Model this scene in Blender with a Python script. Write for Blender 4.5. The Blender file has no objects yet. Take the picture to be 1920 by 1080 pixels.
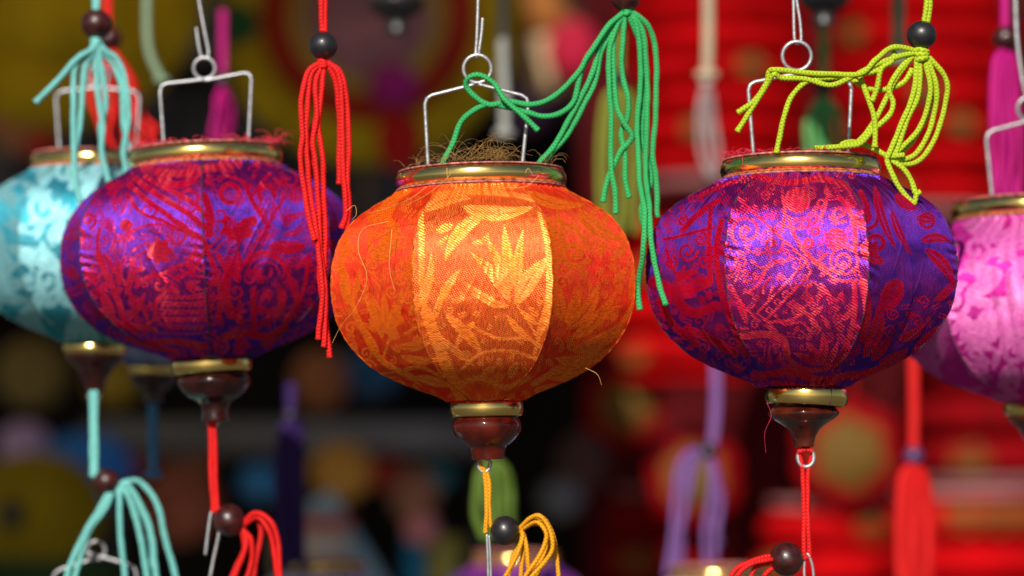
import bpy, math, random
import numpy as np
from mathutils import Vector, Matrix

random.seed(7)
rng = np.random.default_rng(11)
sc = bpy.context.scene
COL = sc.collection
PI = math.pi

# ------------------------------------------------------------------ camera
D = 1.3333                      # camera to the row of lanterns (metres)
LENS = 100.0
PITCH = math.radians(4.0)       # looking slightly up at the lanterns
S = 0.36 / 1920.0               # tangent per photo pixel
PX = S * D                      # metres per photo pixel in the lantern plane
cam = bpy.data.cameras.new("camera")
cam.lens = LENS
cam.sensor_width = 36.0
cam.clip_start = 0.01
cam.clip_end = 200
cam.dof.use_dof = True
cam.dof.focus_distance = D - 0.045
cam.dof.aperture_fstop = 4.3
camo = bpy.data.objects.new("camera", cam)
COL.objects.link(camo)
camo.location = (0, -D * math.cos(PITCH), -D * math.sin(PITCH))
camo.rotation_euler = (PI / 2 + PITCH, 0, 0)
sc.camera = camo
CP = np.array(camo.location)
FW = np.array([0, math.cos(PITCH), math.sin(PITCH)])
UP = np.array([0, -math.sin(PITCH), math.cos(PITCH)])
RT = np.array([1.0, 0, 0])

def at(px, py, Y=0.0):
    d = FW + RT * ((px - 960) * S) + UP * ((540 - py) * S)
    t = (Y - CP[1]) / d[1]
    return Vector(CP + d * t)

def pxs(Y):                     # metres per photo pixel at depth Y
    return S * (D + Y)

def project(P):
    v = P - CP
    z = v @ FW
    return 960 + (v @ RT) / z / S, 540 - (v @ UP) / z / S

# ------------------------------------------------------------------ world, sun, exposure
L = Vector((-0.18, -0.85, 0.49)).normalized()      # towards the sun
w = bpy.data.worlds.new("World")
sc.world = w
w.use_nodes = True
wn = w.node_tree.nodes
bg = wn["Background"]
sky = wn.new("ShaderNodeTexSky")
sky.sky_type = 'NISHITA'
sky.sun_disc = False
sky.sun_elevation = math.asin(L.z)
sky.sun_rotation = math.atan2(L.x, L.y) % (2 * PI)
w.node_tree.links.new(sky.outputs[0], bg.inputs[0])
bg.inputs[1].default_value = 0.05
sun = bpy.data.lights.new("sun", 'SUN')
sun.energy = 5.0
sun.angle = math.radians(0.53)
sun.color = (1.0, 0.95, 0.87)
suno = bpy.data.objects.new("sun", sun)
COL.objects.link(suno)
suno.location = (-1, -3, 3)
suno.rotation_euler = (-L).to_track_quat('-Z', 'Y').to_euler()
vs = sc.view_settings
vs.view_transform = 'Standard'
vs.look = 'None'
vs.exposure = 0.2
vs.gamma = 1
vs.use_curve_mapping = False
sc.cycles.use_denoising = True

# ------------------------------------------------------------------ mesh helpers
def mesh_np(name, V, F, mat=None, uv=None, attrs=None, smooth=True):
    """V (n,3), F (m,4) or list of arrays (quads, tris). uv per vertex."""
    me = bpy.data.meshes.new(name)
    V = np.asarray(V, dtype=np.float32)
    Fs = F if isinstance(F, list) else [F]
    loops = np.concatenate([np.asarray(f, dtype=np.int32).ravel() for f in Fs])
    sizes = np.concatenate([np.full(len(f), np.asarray(f).shape[1], dtype=np.int32) for f in Fs])
    starts = np.concatenate([[0], np.cumsum(sizes)[:-1]]).astype(np.int32)
    me.vertices.add(len(V))
    me.vertices.foreach_set('co', V.ravel())
    me.loops.add(len(loops))
    me.loops.foreach_set('vertex_index', loops)
    me.polygons.add(len(sizes))
    me.polygons.foreach_set('loop_start', starts)
    me.polygons.foreach_set('loop_total', sizes)
    if smooth:
        me.polygons.foreach_set('use_smooth', np.ones(len(sizes), dtype=bool))
    me.update(calc_edges=True)
    if uv is not None:
        l = me.uv_layers.new(name='UVMap')
        l.data.foreach_set('uv', np.asarray(uv, dtype=np.float32)[loops].ravel())
    if attrs:
        for k, a in attrs.items():
            at_ = me.attributes.new(k, 'FLOAT', 'POINT')
            at_.data.foreach_set('value', np.asarray(a, dtype=np.float32))
    me.validate()
    if mat:
        me.materials.append(mat)
    return me

def link(name, me, parent=None, loc=None):
    o = bpy.data.objects.new(name, me)
    COL.objects.link(o)
    if parent is not None:
        o.parent = parent
    if loc is not None:
        o.location = loc
    return o

def thing(name, label, cat, loc, rot=(0, 0, 0), group=None):
    o = bpy.data.objects.new(name, None)
    o.empty_display_size = 0.01
    COL.objects.link(o)
    o.location = loc
    o.rotation_euler = rot
    return tag(o, label, cat, group)

def tag(o, label, cat, group=None):
    o['label'] = label
    o['category'] = cat
    if group:
        o['group'] = group
    return o

def grid_faces(nu, nv, wrap_u=False):
    """rows nv, columns nu ; index j*nu+i"""
    i = np.arange(nu if wrap_u else nu - 1)
    j = np.arange(nv - 1)
    I, J = np.meshgrid(i, j)
    I = I.ravel(); J = J.ravel()
    I2 = (I + 1) % nu
    return np.stack([J * nu + I, J * nu + I2, (J + 1) * nu + I2, (J + 1) * nu + I], 1)

def lathe(prof, seg=64, scale=1.0, jitter=0.0):
    """prof list of (h, r). returns V, F, uv"""
    prof = np.array(prof, dtype=float) * scale
    th = np.arange(seg) / seg * 2 * PI
    n = len(prof)
    R = prof[:, 1][:, None] * np.ones(seg)[None, :]
    if jitter:
        R = R * (1 + jitter * (np.sin(3 * th + 1)[None, :] * .6 + np.sin(5 * th + prof[:, 0][:, None] * 90) * .4))
    X = R * np.sin(th)[None, :]
    Y = -R * np.cos(th)[None, :]
    Z = prof[:, 0][:, None] * np.ones(seg)[None, :]
    V = np.stack([X, Y, Z], -1).reshape(-1, 3)
    F = grid_faces(seg, n, True)
    uv = np.stack([np.tile(th / (2 * PI), n), np.repeat(prof[:, 0] * 1000, seg)], 1)
    return V, F, uv

def catmull(pts, step):
    P = np.asarray(pts, dtype=float)
    if len(P) == 2:
        n = max(2, int(np.linalg.norm(P[1] - P[0]) / step) + 1)
        return P[0] + (P[1] - P[0]) * np.linspace(0, 1, n)[:, None]
    Q = np.vstack([2 * P[0] - P[1], P, 2 * P[-1] - P[-2]])
    out = []
    for i in range(1, len(Q) - 2):
        p0, p1, p2, p3 = Q[i - 1], Q[i], Q[i + 1], Q[i + 2]
        t = np.linspace(0, 1, 24, endpoint=False)[:, None]
        out.append(.5 * ((2 * p1) + (p2 - p0) * t + (2 * p0 - 5 * p1 + 4 * p2 - p3) * t ** 2 + (3 * p1 - p0 - 3 * p2 + p3) * t ** 3))
    C = np.vstack(out + [P[-1:]])
    seg = np.linalg.norm(np.diff(C, axis=0), axis=1)
    s = np.concatenate([[0], np.cumsum(seg)])
    n = max(3, int(s[-1] / step) + 1)
    u = np.linspace(0, s[-1], n)
    return np.stack([np.interp(u, s, C[:, k]) for k in range(3)], 1)

def tube(C, r, sides=8, braid=0.0, pitch=0.0021, closed=False, taper=None):
    C = np.asarray(C, dtype=float)
    n = len(C)
    if closed:
        T = np.roll(C, -1, 0) - np.roll(C, 1, 0)
    else:
        T = np.gradient(C, axis=0)
    T /= np.linalg.norm(T, axis=1)[:, None] + 1e-12
    N = np.zeros_like(C)
    a = np.array([0, 1.0, 0]) if abs(T[0][1]) < .9 else np.array([1.0, 0, 0])
    nrm = np.cross(T[0], a); nrm /= np.linalg.norm(nrm)
    N[0] = nrm
    for i in range(1, n):
        nrm = nrm - T[i] * (nrm @ T[i])
        nrm /= np.linalg.norm(nrm) + 1e-12
        N[i] = nrm
    B = np.cross(T, N)
    th = np.arange(sides) / sides * 2 * PI
    s = np.concatenate([[0], np.cumsum(np.linalg.norm(np.diff(C, axis=0), axis=1))])
    rr = np.full((n, sides), r) if taper is None else np.asarray(taper)[:, None] * np.ones((1, sides))
    if braid:
        a1 = PI * s[:, None] / pitch + th[None, :]
        a2 = PI * s[:, None] / pitch - th[None, :]
        rr = rr * (1 - braid + 2 * braid * np.maximum(np.abs(np.sin(a1)), np.abs(np.sin(a2 + .7))) ** 1.0)
    V = C[:, None, :] + rr[:, :, None] * (np.cos(th)[None, :, None] * N[:, None, :] + np.sin(th)[None, :, None] * B[:, None, :])
    V = V.reshape(-1, 3)
    F = grid_faces(sides, n, True)
    uv = np.stack([np.tile(th / (2 * PI), n), np.repeat(s * 1000, sides)], 1)
    if closed:
        i = np.arange(sides)
        F = np.vstack([F, np.stack([(n - 1) * sides + i, (n - 1) * sides + (i + 1) % sides, (i + 1) % sides, i], 1)])
    else:
        V = np.vstack([V, C[:1] - T[:1] * r * .4, C[-1:] + T[-1:] * r * .4])
        uv = np.vstack([uv, [[0, 0]], [[0, s[-1] * 1000]]])
        i = np.arange(sides)
        c0 = np.full(sides, n * sides); c1 = c0 + 1
        t0 = np.stack([c0, (i + 1) % sides, i], 1)
        t1 = np.stack([c1, (n - 1) * sides + i, (n - 1) * sides + (i + 1) % sides], 1)
        F = [F, np.vstack([t0, t1])]
    return V, F, uv

def join(parts):
    Vs, Q, T, U = [], [], [], []
    off = 0
    for V, F, uv in parts:
        Vs.append(V); U.append(uv)
        for f in (F if isinstance(F, list) else [F]):
            f = np.asarray(f)
            (Q if f.shape[1] == 4 else T).append(f + off)
        off += len(V)
    F = []
    if Q: F.append(np.vstack(Q))
    if T: F.append(np.vstack(T))
    return np.vstack(Vs), F, np.vstack(U)

def vnoise(x, y, seed):
    """smooth sum of sines"""
    r = np.random.default_rng(seed)
    o = np.zeros_like(x)
    for k in range(7):
        a, b = r.normal(0, 1, 2); p = r.uniform(0, 7)
        o += np.sin(a * x + b * y + p)
    return o / 4

# ------------------------------------------------------------------ materials
def newmat(name):
    m = bpy.data.materials.new(name)
    m.use_nodes = True
    nt = m.node_tree
    return m, nt, nt.nodes["Principled BSDF"], nt.nodes["Material Output"]

def N(nt, t, **kw):
    n = nt.nodes.new(t)
    for k, v in kw.items():
        setattr(n, k, v)
    return n

def lk(nt, a, b):
    nt.links.new(a, b)

def math_n(nt, op, a, b=None, clamp=False):
    n = N(nt, 'ShaderNodeMath', operation=op, use_clamp=clamp)
    for i, v in enumerate((a, b)):
        if v is None: continue
        if isinstance(v, (int, float)): n.inputs[i].default_value = v
        else: lk(nt, v, n.inputs[i])
    return n.outputs[0]

def mixc(nt, f, a, b, mode='MIX'):
    n = N(nt, 'ShaderNodeMix', data_type='RGBA', blend_type=mode)
    for sock, v in ((n.inputs[0], f), (n.inputs[6], a), (n.inputs[7], b)):
        if isinstance(v, (int, float)): sock.default_value = v
        elif isinstance(v, tuple): sock.default_value = (*v[:3], 1)
        else: lk(nt, v, sock)
    return n.outputs[2]

def mapr(nt, v, a, b, c, d):
    n = N(nt, 'ShaderNodeMapRange')
    lk(nt, v, n.inputs[0])
    for i, x in enumerate((a, b, c, d)): n.inputs[i + 1].default_value = x
    return n.outputs[0]

def simple(name, col, rough=.6, metal=0.0, var=.25, nscale=60, bump=.0, bscale=300, coat=0.0, spec=.5, sheen=0.0, trans=0.0):
    m, nt, p, out = newmat(name)
    tc = N(nt, 'ShaderNodeTexCoord')
    no = N(nt, 'ShaderNodeTexNoise')
    no.inputs['Scale'].default_value = nscale
    no.inputs['Detail'].default_value = 4
    lk(nt, tc.outputs['Object'], no.inputs['Vector'])
    c = mixc(nt, mapr(nt, no.outputs[0], .3, .7, 0, 1), tuple(x * (1 - var) for x in col), tuple(min(1, x * (1 + var * .7)) for x in col))
    lk(nt, c, p.inputs['Base Color'])
    lk(nt, mapr(nt, no.outputs[0], .3, .7, rough * .85, min(1, rough * 1.15)), p.inputs['Roughness'])
    p.inputs['Metallic'].default_value = metal
    p.inputs['Specular IOR Level'].default_value = spec
    p.inputs['Coat Weight'].default_value = coat
    p.inputs['Coat Roughness'].default_value = .05
    p.inputs['Sheen Weight'].default_value = sheen
    if bump:
        n2 = N(nt, 'ShaderNodeTexNoise')
        n2.inputs['Scale'].default_value = bscale
        n2.inputs['Detail'].default_value = 3
        lk(nt, tc.outputs['Object'], n2.inputs['Vector'])
        b = N(nt, 'ShaderNodeBump')
        b.inputs['Strength'].default_value = bump
        b.inputs['Distance'].default_value = .001
        lk(nt, n2.outputs[0], b.inputs['Height'])
        lk(nt, b.outputs[0], p.inputs['Normal'])
    return m

def cord_mat(name, col):
    """braided nylon cord: strands run in two crossing diagonals"""
    m, nt, p, out = newmat(name)
    uv = N(nt, 'ShaderNodeUVMap')
    sp = N(nt, 'ShaderNodeSeparateXYZ')
    lk(nt, uv.outputs[0], sp.inputs[0])
    a = math_n(nt, 'MULTIPLY', sp.outputs[0], 2 * PI)
    b = math_n(nt, 'MULTIPLY', sp.outputs[1], PI / 1.7)
    s1 = math_n(nt, 'ABSOLUTE', math_n(nt, 'SINE', math_n(nt, 'ADD', b, a)))
    s2 = math_n(nt, 'ABSOLUTE', math_n(nt, 'SINE', math_n(nt, 'ADD', math_n(nt, 'SUBTRACT', b, a), .7)))
    h = math_n(nt, 'MAXIMUM', s1, s2)
    tc = N(nt, 'ShaderNodeTexCoord')
    no = N(nt, 'ShaderNodeTexNoise')
    no.inputs['Scale'].default_value = 40
    lk(nt, tc.outputs['Object'], no.inputs['Vector'])
    c1 = mixc(nt, no.outputs[0], tuple(x * .75 for x in col), tuple(min(1, x * 1.15 + .01) for x in col))
    c = mixc(nt, mapr(nt, h, .55, .95, 0, 1), tuple(x * .6 for x in col), c1)
    lk(nt, c, p.inputs['Base Color'])
    p.inputs['Roughness'].default_value = .55
    p.inputs['Specular IOR Level'].default_value = .15
    bp = N(nt, 'ShaderNodeBump')
    bp.inputs['Strength'].default_value = .5
    bp.inputs['Distance'].default_value = .0004
    lk(nt, h, bp.inputs['Height'])
    lk(nt, bp.outputs[0], p.inputs['Normal'])
    return m

def brocade(name, base, under, motif, motif2, rot_b=0.0, rot_m=0.25, metal=.6, rb=.46, rm=.42, speck=(.1, .55), thread=.38, gapc=None, shine=.5, mdiff=None):
    """woven silk: shiny ground threads run up over a matt underlayer, motif threads run across; the motif outline is a distance field on the mesh"""
    m, nt, p, out = newmat(name)
    nt.nodes.remove(p)
    at_ = N(nt, 'ShaderNodeAttribute', attribute_name='motif')
    uv = N(nt, 'ShaderNodeUVMap')
    sp = N(nt, 'ShaderNodeSeparateXYZ')
    lk(nt, uv.outputs[0], sp.inputs[0])
    u, v = sp.outputs[0], sp.outputs[1]
    def noise(sx, sy, detail=2):
        mp = N(nt, 'ShaderNodeMapping')
        mp.inputs['Scale'].default_value = (sx, sy, 1)
        lk(nt, uv.outputs[0], mp.inputs['Vector'])
        n = N(nt, 'ShaderNodeTexNoise')
        n.inputs['Scale'].default_value = 1
        n.inputs['Detail'].default_value = detail
        lk(nt, mp.outputs[0], n.inputs['Vector'])
        return n.outputs[0]
    wob = math_n(nt, 'MULTIPLY', math_n(nt, 'SUBTRACT', noise(.5, .5), .5), 5.0)
    def wave(a, b):
        t = math_n(nt, 'ADD', math_n(nt, 'MULTIPLY', u, a * 2 * PI), math_n(nt, 'MULTIPLY', v, b * 2 * PI))
        t = math_n(nt, 'ADD', t, wob)
        return math_n(nt, 'ADD', math_n(nt, 'MULTIPLY', math_n(nt, 'SINE', t), .5), .5)
    tw = math_n(nt, 'MULTIPLY', wave(.84, .48), wave(-.32, .90))       # twill of the ground
    ml = wave(.45, .67)                                                  # floats of the motif
    warp = noise(1.5, .22, 3)                                            # uneven threads
    weft = noise(.25, 1.5, 3)
    jag = math_n(nt, 'MULTIPLY', math_n(nt, 'SUBTRACT', math_n(nt, 'ADD', ml, weft), 1.0), .22)
    mask = mapr(nt, math_n(nt, 'ADD', at_.outputs['Fac'], jag), -.05, .05, 0, 1)
    fade = mapr(nt, noise(.06, .06, 3), .36, .66, 0, 1)
    dn_ = N(nt, 'ShaderNodeAttribute', attribute_name='front_tint')
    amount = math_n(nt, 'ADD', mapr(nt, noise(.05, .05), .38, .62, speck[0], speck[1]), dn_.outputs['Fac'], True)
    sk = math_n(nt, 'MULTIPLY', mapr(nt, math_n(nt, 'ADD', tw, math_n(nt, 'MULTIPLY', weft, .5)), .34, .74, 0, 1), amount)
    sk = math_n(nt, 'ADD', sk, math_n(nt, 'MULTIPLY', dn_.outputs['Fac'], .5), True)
    def vary(col, n, lo, hi):
        return mixc(nt, 1.0, col, mixc(nt, mapr(nt, n, .32, .68, 0, 1), (lo, lo, lo), (hi, hi, hi)), 'MULTIPLY')
    cb = vary(mixc(nt, sk, base, motif), warp, .62, 1.3)
    cu = vary(mixc(nt, sk, under, motif), warp, .6, 1.3)
    cm = mixc(nt, fade, motif, motif2)
    gap = math_n(nt, 'MULTIPLY', mapr(nt, math_n(nt, 'ADD', ml, math_n(nt, 'MULTIPLY', weft, .4)), .62, .2, 0, 1), .75)
    cm = vary(mixc(nt, gap, cm, gapc or under), weft, .7, 1.25)
    tg = N(nt, 'ShaderNodeTangent', direction_type='UV_MAP')
    hb = math_n(nt, 'ADD', tw, warp)
    hm = math_n(nt, 'ADD', ml, weft)
    def bsdf(col, rough, rot, h, an, met):
        b = N(nt, 'ShaderNodeBsdfPrincipled')
        lk(nt, col, b.inputs['Base Color'])
        b.inputs['Metallic'].default_value = met
        b.inputs['Roughness'].default_value = rough
        b.inputs['Anisotropic'].default_value = an
        b.inputs['Anisotropic Rotation'].default_value = rot
        b.inputs['Specular IOR Level'].default_value = .15
        lk(nt, col, b.inputs['Specular Tint'])
        lk(nt, tg.outputs[0], b.inputs['Tangent'])
        bp = N(nt, 'ShaderNodeBump')
        bp.inputs['Strength'].default_value = thread
        bp.inputs['Distance'].default_value = .0003
        lk(nt, h, bp.inputs['Height'])
        lk(nt, bp.outputs[0], b.inputs['Normal'])
        return b
    def mix(f, x, y):
        mx = N(nt, 'ShaderNodeMixShader')
        if isinstance(f, float): mx.inputs[0].default_value = f
        else: lk(nt, f, mx.inputs[0])
        lk(nt, x.outputs[0], mx.inputs[1]); lk(nt, y.outputs[0], mx.inputs[2])
        return mx
    ground = mix(shine, bsdf(cu, .8, 0, hb, 0, 0), bsdf(cb, rb, rot_b, hb, .88, 1.0))
    cd = vary(mixc(nt, gap, mdiff or motif, gapc or under), weft, .7, 1.25)
    mot = mix(metal, bsdf(cd, .75, 0, hm, 0, 0), bsdf(cm, rm, rot_m, hm, .8, 1.0))
    lk(nt, mix(mask, ground, mot).outputs[0], out.inputs[0])
    return m

GOLD = simple('gold_band', (1.0, .70, .22), rough=.18, metal=1.0, var=.12, nscale=40, bump=.12, bscale=90)
WIRE = simple('galvanised_wire', (.42, .42, .43), rough=.42, metal=.7, var=.15, nscale=200, bump=.2, bscale=500)
WOOD_DARK = simple('dark_lacquered_wood', (.022, .004, .003), rough=.3, var=.6, nscale=120, coat=1.0, bump=.03, bscale=70, spec=.05)
WOOD_RED = simple('red_lacquered_wood', (.065, .005, .0015), rough=.4, var=.7, nscale=110, coat=1.0, bump=.03, bscale=70, spec=.05)
WOOD_BROWN = simple('brown_lacquered_wood', (.06, .008, .003), rough=.3, var=.75, nscale=130, coat=1.0, bump=.03, bscale=70, spec=.05)
BEAD_BLACK = simple('black_bead_lacquer', (.012, .011, .013), rough=.42, var=.3, nscale=150, coat=.08, bump=.15, bscale=350)
BEAD_RED = simple('dark_red_bead_lacquer', (.042, .005, .004), rough=.40, var=.7, nscale=220, coat=.12, bump=.15, bscale=350)
PINKEDGE = simple('folded_card_edge', (.42, .15, .13), rough=.8, var=.75, nscale=420, spec=.1)
C_RED = cord_mat('red_cord', (.64, .007, .006))
C_GREEN = cord_mat('green_cord', (.03, .36, .10))
C_LIME = cord_mat('lime_cord', (.38, .50, .015))
C_TEAL = cord_mat('teal_cord', (.17, .52, .48))
C_GOLD = cord_mat('golden_cord', (.72, .30, .006))
C_BLUE = cord_mat('blue_cord', (.05, .22, .42))
C_MAGENTA = cord_mat('magenta_cord', (.46, .003, .17))
C_LAV = cord_mat('lavender_cord', (.19, .085, .28))
C_PURP = cord_mat('violet_cord', (.03, .008, .085))
C_OLIVE = cord_mat('olive_cord', (.10, .17, .02))
C_DGREEN = cord_mat('leaf_green_cord', (.09, .35, .10))
C_GREY = cord_mat('grey_cord', (.33, .34, .31))
C_BEIGE = cord_mat('beige_cord', (.45, .36, .24))
C_PALEG = cord_mat('pale_green_cord', (.22, .32, .20))
C_WHITE = cord_mat('off_white_cord', (.55, .50, .48))

# ------------------------------------------------------------------ woven motifs, drawn as distance fields
class Weave:
    def __init__(self):
        self.items = []
        self.o = (0, 0); self.k = 1.0
    def frame(self, ox, oy, k):
        self.o = (ox, oy); self.k = k
    def _p(self, pts):
        return np.array([(self.o[0] + x / self.k, self.o[1] + y / self.k) for x, y in pts], dtype=float)
    def _smooth(self, P, n=7):
        if len(P) < 3: return P
        Q = np.vstack([2 * P[0] - P[1], P, 2 * P[-1] - P[-2]])
        out = []
        for i in range(1, len(Q) - 2):
            t = np.linspace(0, 1, n, endpoint=False)[:, None]
            p0, p1, p2, p3 = Q[i - 1:i + 3]
            out.append(.5 * ((2 * p1) + (p2 - p0) * t + (2 * p0 - 5 * p1 + 4 * p2 - p3) * t ** 2 + (3 * p1 - p0 - 3 * p2 + p3) * t ** 3))
        return np.vstack(out + [P[-1:]])
    def stroke(self, pts, w, neg=False, soft=True):
        P = self._p(pts)
        if soft: P = self._smooth(P)
        self.items.append((P, np.full(len(P), w / 2 / self.k), neg))
    def leaf(self, a, b, w, bend=0.0, vein=True, hook=.5):
        a, b = self._p([a, b])
        d = b - a
        n = np.array([-d[1], d[0]])
        t = np.linspace(0, 1, 11)
        P = a + d * t[:, None] + n * (bend * 4 * t * (1 - t))[:, None]
        r = (w / 2 / self.k) * np.sin(PI * t ** .8) ** .8
        self.items.append((P, r, False))
        if vein:
            s = slice(1, 9)
            self.items.append((P[s], np.full(len(P[s]), max(.5, w * .035 / self.k)), True))
    def blob(self, c, r):
        P = self._p([c, (c[0] + .01, c[1])])
        self.items.append((P, np.full(2, r / self.k), False))
    def ring(self, c, r, w, a0=0, a1=2 * PI, sq=1.0):
        a = np.linspace(a0, a1, 18)
        self.stroke([(c[0] + r * math.cos(x), c[1] + r * sq * math.sin(x)) for x in a], w, soft=False)
    def spiral(self, c, r, turns, w, a0=0, sgn=1):
        t = np.linspace(0, 1, int(14 * turns))
        self.stroke([(c[0] + r * (1 - .85 * x) * math.cos(a0 + sgn * x * turns * 2 * PI), c[1] + r * (1 - .85 * x) * math.sin(a0 + sgn * x * turns * 2 * PI)) for x in t], w, soft=False)
    def eval(self, px, py):
        out = np.full(px.shape, -12.0)
        for P, r, neg in self.items:
            m = r.max() + 10
            idx = np.nonzero((px > P[:, 0].min() - m) & (px < P[:, 0].max() + m) & (py > P[:, 1].min() - m) & (py < P[:, 1].max() + m))[0]
            if not len(idx): continue
            x, y = px[idx], py[idx]
            best = np.full(len(idx), -12.0)
            for i in range(len(P) - 1):
                d = P[i + 1] - P[i]
                dd = d @ d + 1e-9
                t = np.clip(((x - P[i, 0]) * d[0] + (y - P[i, 1]) * d[1]) / dd, 0, 1)
                q = r[i] + (r[i + 1] - r[i]) * t - np.hypot(x - P[i, 0] - d[0] * t, y - P[i, 1] - d[1] * t)
                np.maximum(best, q, out=best)
            out[idx] = np.minimum(out[idx], -best) if neg else np.maximum(out[idx], best)
        return out

def scatter_leaves(W, box, n, size, seed, curls=True):
    r = random.Random(seed)
    for i in range(n):
        x = r.uniform(box[0], box[2]); y = r.uniform(box[1], box[3]); a = r.uniform(0, 2 * PI)
        s = size * r.uniform(.6, 1.3)
        if curls and i % 4 == 0:
            W.spiral((x, y), s * .45, 1.3, s * .16, a, r.choice((-1, 1)))
        else:
            for k in range(r.choice((1, 2, 3))):
                aa = a + k * .5
                W.leaf((x, y), (x + s * math.cos(aa), y + s * math.sin(aa)), s * .32, r.uniform(-.15, .15))

# orange lantern ------------------------------------------------------------
WO = Weave(); WO.frame(600, 280, 2.25)
for a, b, wd, bd in [((805, 650), (630, 428), 46, .06), ((802, 620), (700, 368), 40, .03), ((808, 600), (776, 318), 46, 0), ((832, 615), (858, 338), 44, -.03),
                     ((830, 650), (968, 455), 74, -.05), ((800, 665), (610, 556), 38, -.10), ((790, 700), (912, 820), 30, .06), ((845, 680), (925, 745), 24, 0),
                     ((912, 800), (950, 640), 34, .08),
                     ((705, 265), (528, 478), 56, .12), ((440, 262), (640, 208), 52, -.12), ((600, 240), (905, 240), 62, .10), ((640, 395), (712, 352), 24, .2),
                     ((432, 660), (470, 430), 34, .05), ((510, 650), (594, 505), 34, -.05), ((470, 730), (520, 570), 28, .05),
                     ((530, 700), (690, 880), 46, -.06), ((490, 780), (650, 915), 32, 0), ((655, 730), (575, 840), 30, .1),
                     ((690, 948), (742, 915), 28, 0), ((800, 965), (834, 895), 34, 0), ((495, 345), (560, 318), 34, 0), ((500, 405), (540, 365), 18, 0)]:
    WO.leaf(a, b, wd, bd)
for pts, wd in [([(425, 270), (430, 420), (430, 560), (445, 680)], 24), ([(450, 690), (490, 800), (540, 930), (600, 1050)], 50),
                ([(640, 740), (740, 795), (870, 800), (935, 835)], 13), ([(590, 935), (680, 862), (800, 850), (910, 885)], 13),
                ([(590, 990), (680, 965), (780, 1005), (880, 965)], 22), ([(822, 645), (880, 730), (925, 810)], 8),
                ([(480, 190), (640, 180), (800, 190), (900, 210)], 22), ([(560, 150), (700, 140), (790, 150)], 16), ([(925, 270), (955, 400), (962, 560), (950, 700), (905, 860)], 14)]:
    WO.stroke(pts, wd)
for i in range(9):                      # rope border below the band
    x = 560 + i * 30
    WO.leaf((x, 172 - 4 * math.sin(i)), (x + 34, 148), 17, vein=False)
for i in range(8):                      # combed border along the left seam
    WO.stroke([(450 + i * 14, 690 + i * 42), (505 + i * 12, 680 + i * 40)], 5, neg=True)
# left panel
for a, b, wd, bd in [((265, 800), (175, 600), 40, .05), ((270, 780), (222, 612), 34, 0), ((280, 780), (268, 596), 36, 0), ((290, 790), (316, 640), 30, 0), ((300, 800), (350, 580), 30, 0),
                     ((330, 830), (480, 800), 40, .1), ((340, 870), (520, 880), 36, .1), ((250, 870), (160, 720), 32, 0), ((120, 660), (90, 470), 44, 0), ((140, 640), (170, 500), 26, 0),
                     ((400, 960), (560, 1000), 40, 0), ((380, 700), (440, 600), 40, 0), ((250, 480), (330, 300), 50, .1), ((200, 300), (330, 190), 60, .1), ((360, 560), (400, 420), 34, 0)]:
    WO.leaf(a, b, wd, bd)
for pts, wd in [([(262, 895), (330, 690), (405, 500)], 10), ([(370, 165), (270, 250), (300, 330), (235, 450)], 38), ([(150, 700), (250, 880), (400, 970)], 24), ([(110, 380), (90, 520), (150, 690)], 22),
                ([(330, 940), (420, 920), (520, 960)], 14), ([(360, 780), (430, 740), (470, 760)], 14)]:
    WO.stroke(pts, wd)
WO.spiral((255, 395), 60, 1.2, 18, 1)
# right panel
WO.spiral((1075, 440), 62, 1.3, 26, .5)
for a, b, wd, bd in [((1040, 760), (1180, 560), 60, .1), ((1040, 740), (1105, 590), 48, 0), ((1060, 800), (1250, 600), 56, .08), ((1020, 720), (1000, 560), 50, 0), ((1060, 850), (1290, 720), 60, .1),
                     ((990, 880), (1250, 820), 50, .15), ((960, 960), (1150, 900), 60, .05), ((870, 175), (1120, 230), 50, .1), ((1090, 250), (1290, 380), 60, .12), ((1220, 470), (1300, 360), 36, .1),
                     ((1180, 460), (1200, 380), 28, 0), ((985, 520), (1000, 260), 60, .06), ((1310, 640), (1330, 480), 30, 0), ((1240, 560), (1300, 500), 30, 0), ((900, 1020), (1050, 1000), 40, 0), ((1150, 700), (1280, 660), 26, 0)]:
    WO.leaf(a, b, wd, bd)
for pts, wd in [([(965, 300), (985, 420), (985, 600), (965, 740)], 30), ([(980, 930), (1120, 880), (1240, 780), (1330, 640)], 18), ([(900, 990), (1000, 940), (1100, 960)], 24), ([(1000, 300), (1080, 340), (1130, 420)], 18)]:
    WO.stroke(pts, wd)

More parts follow.
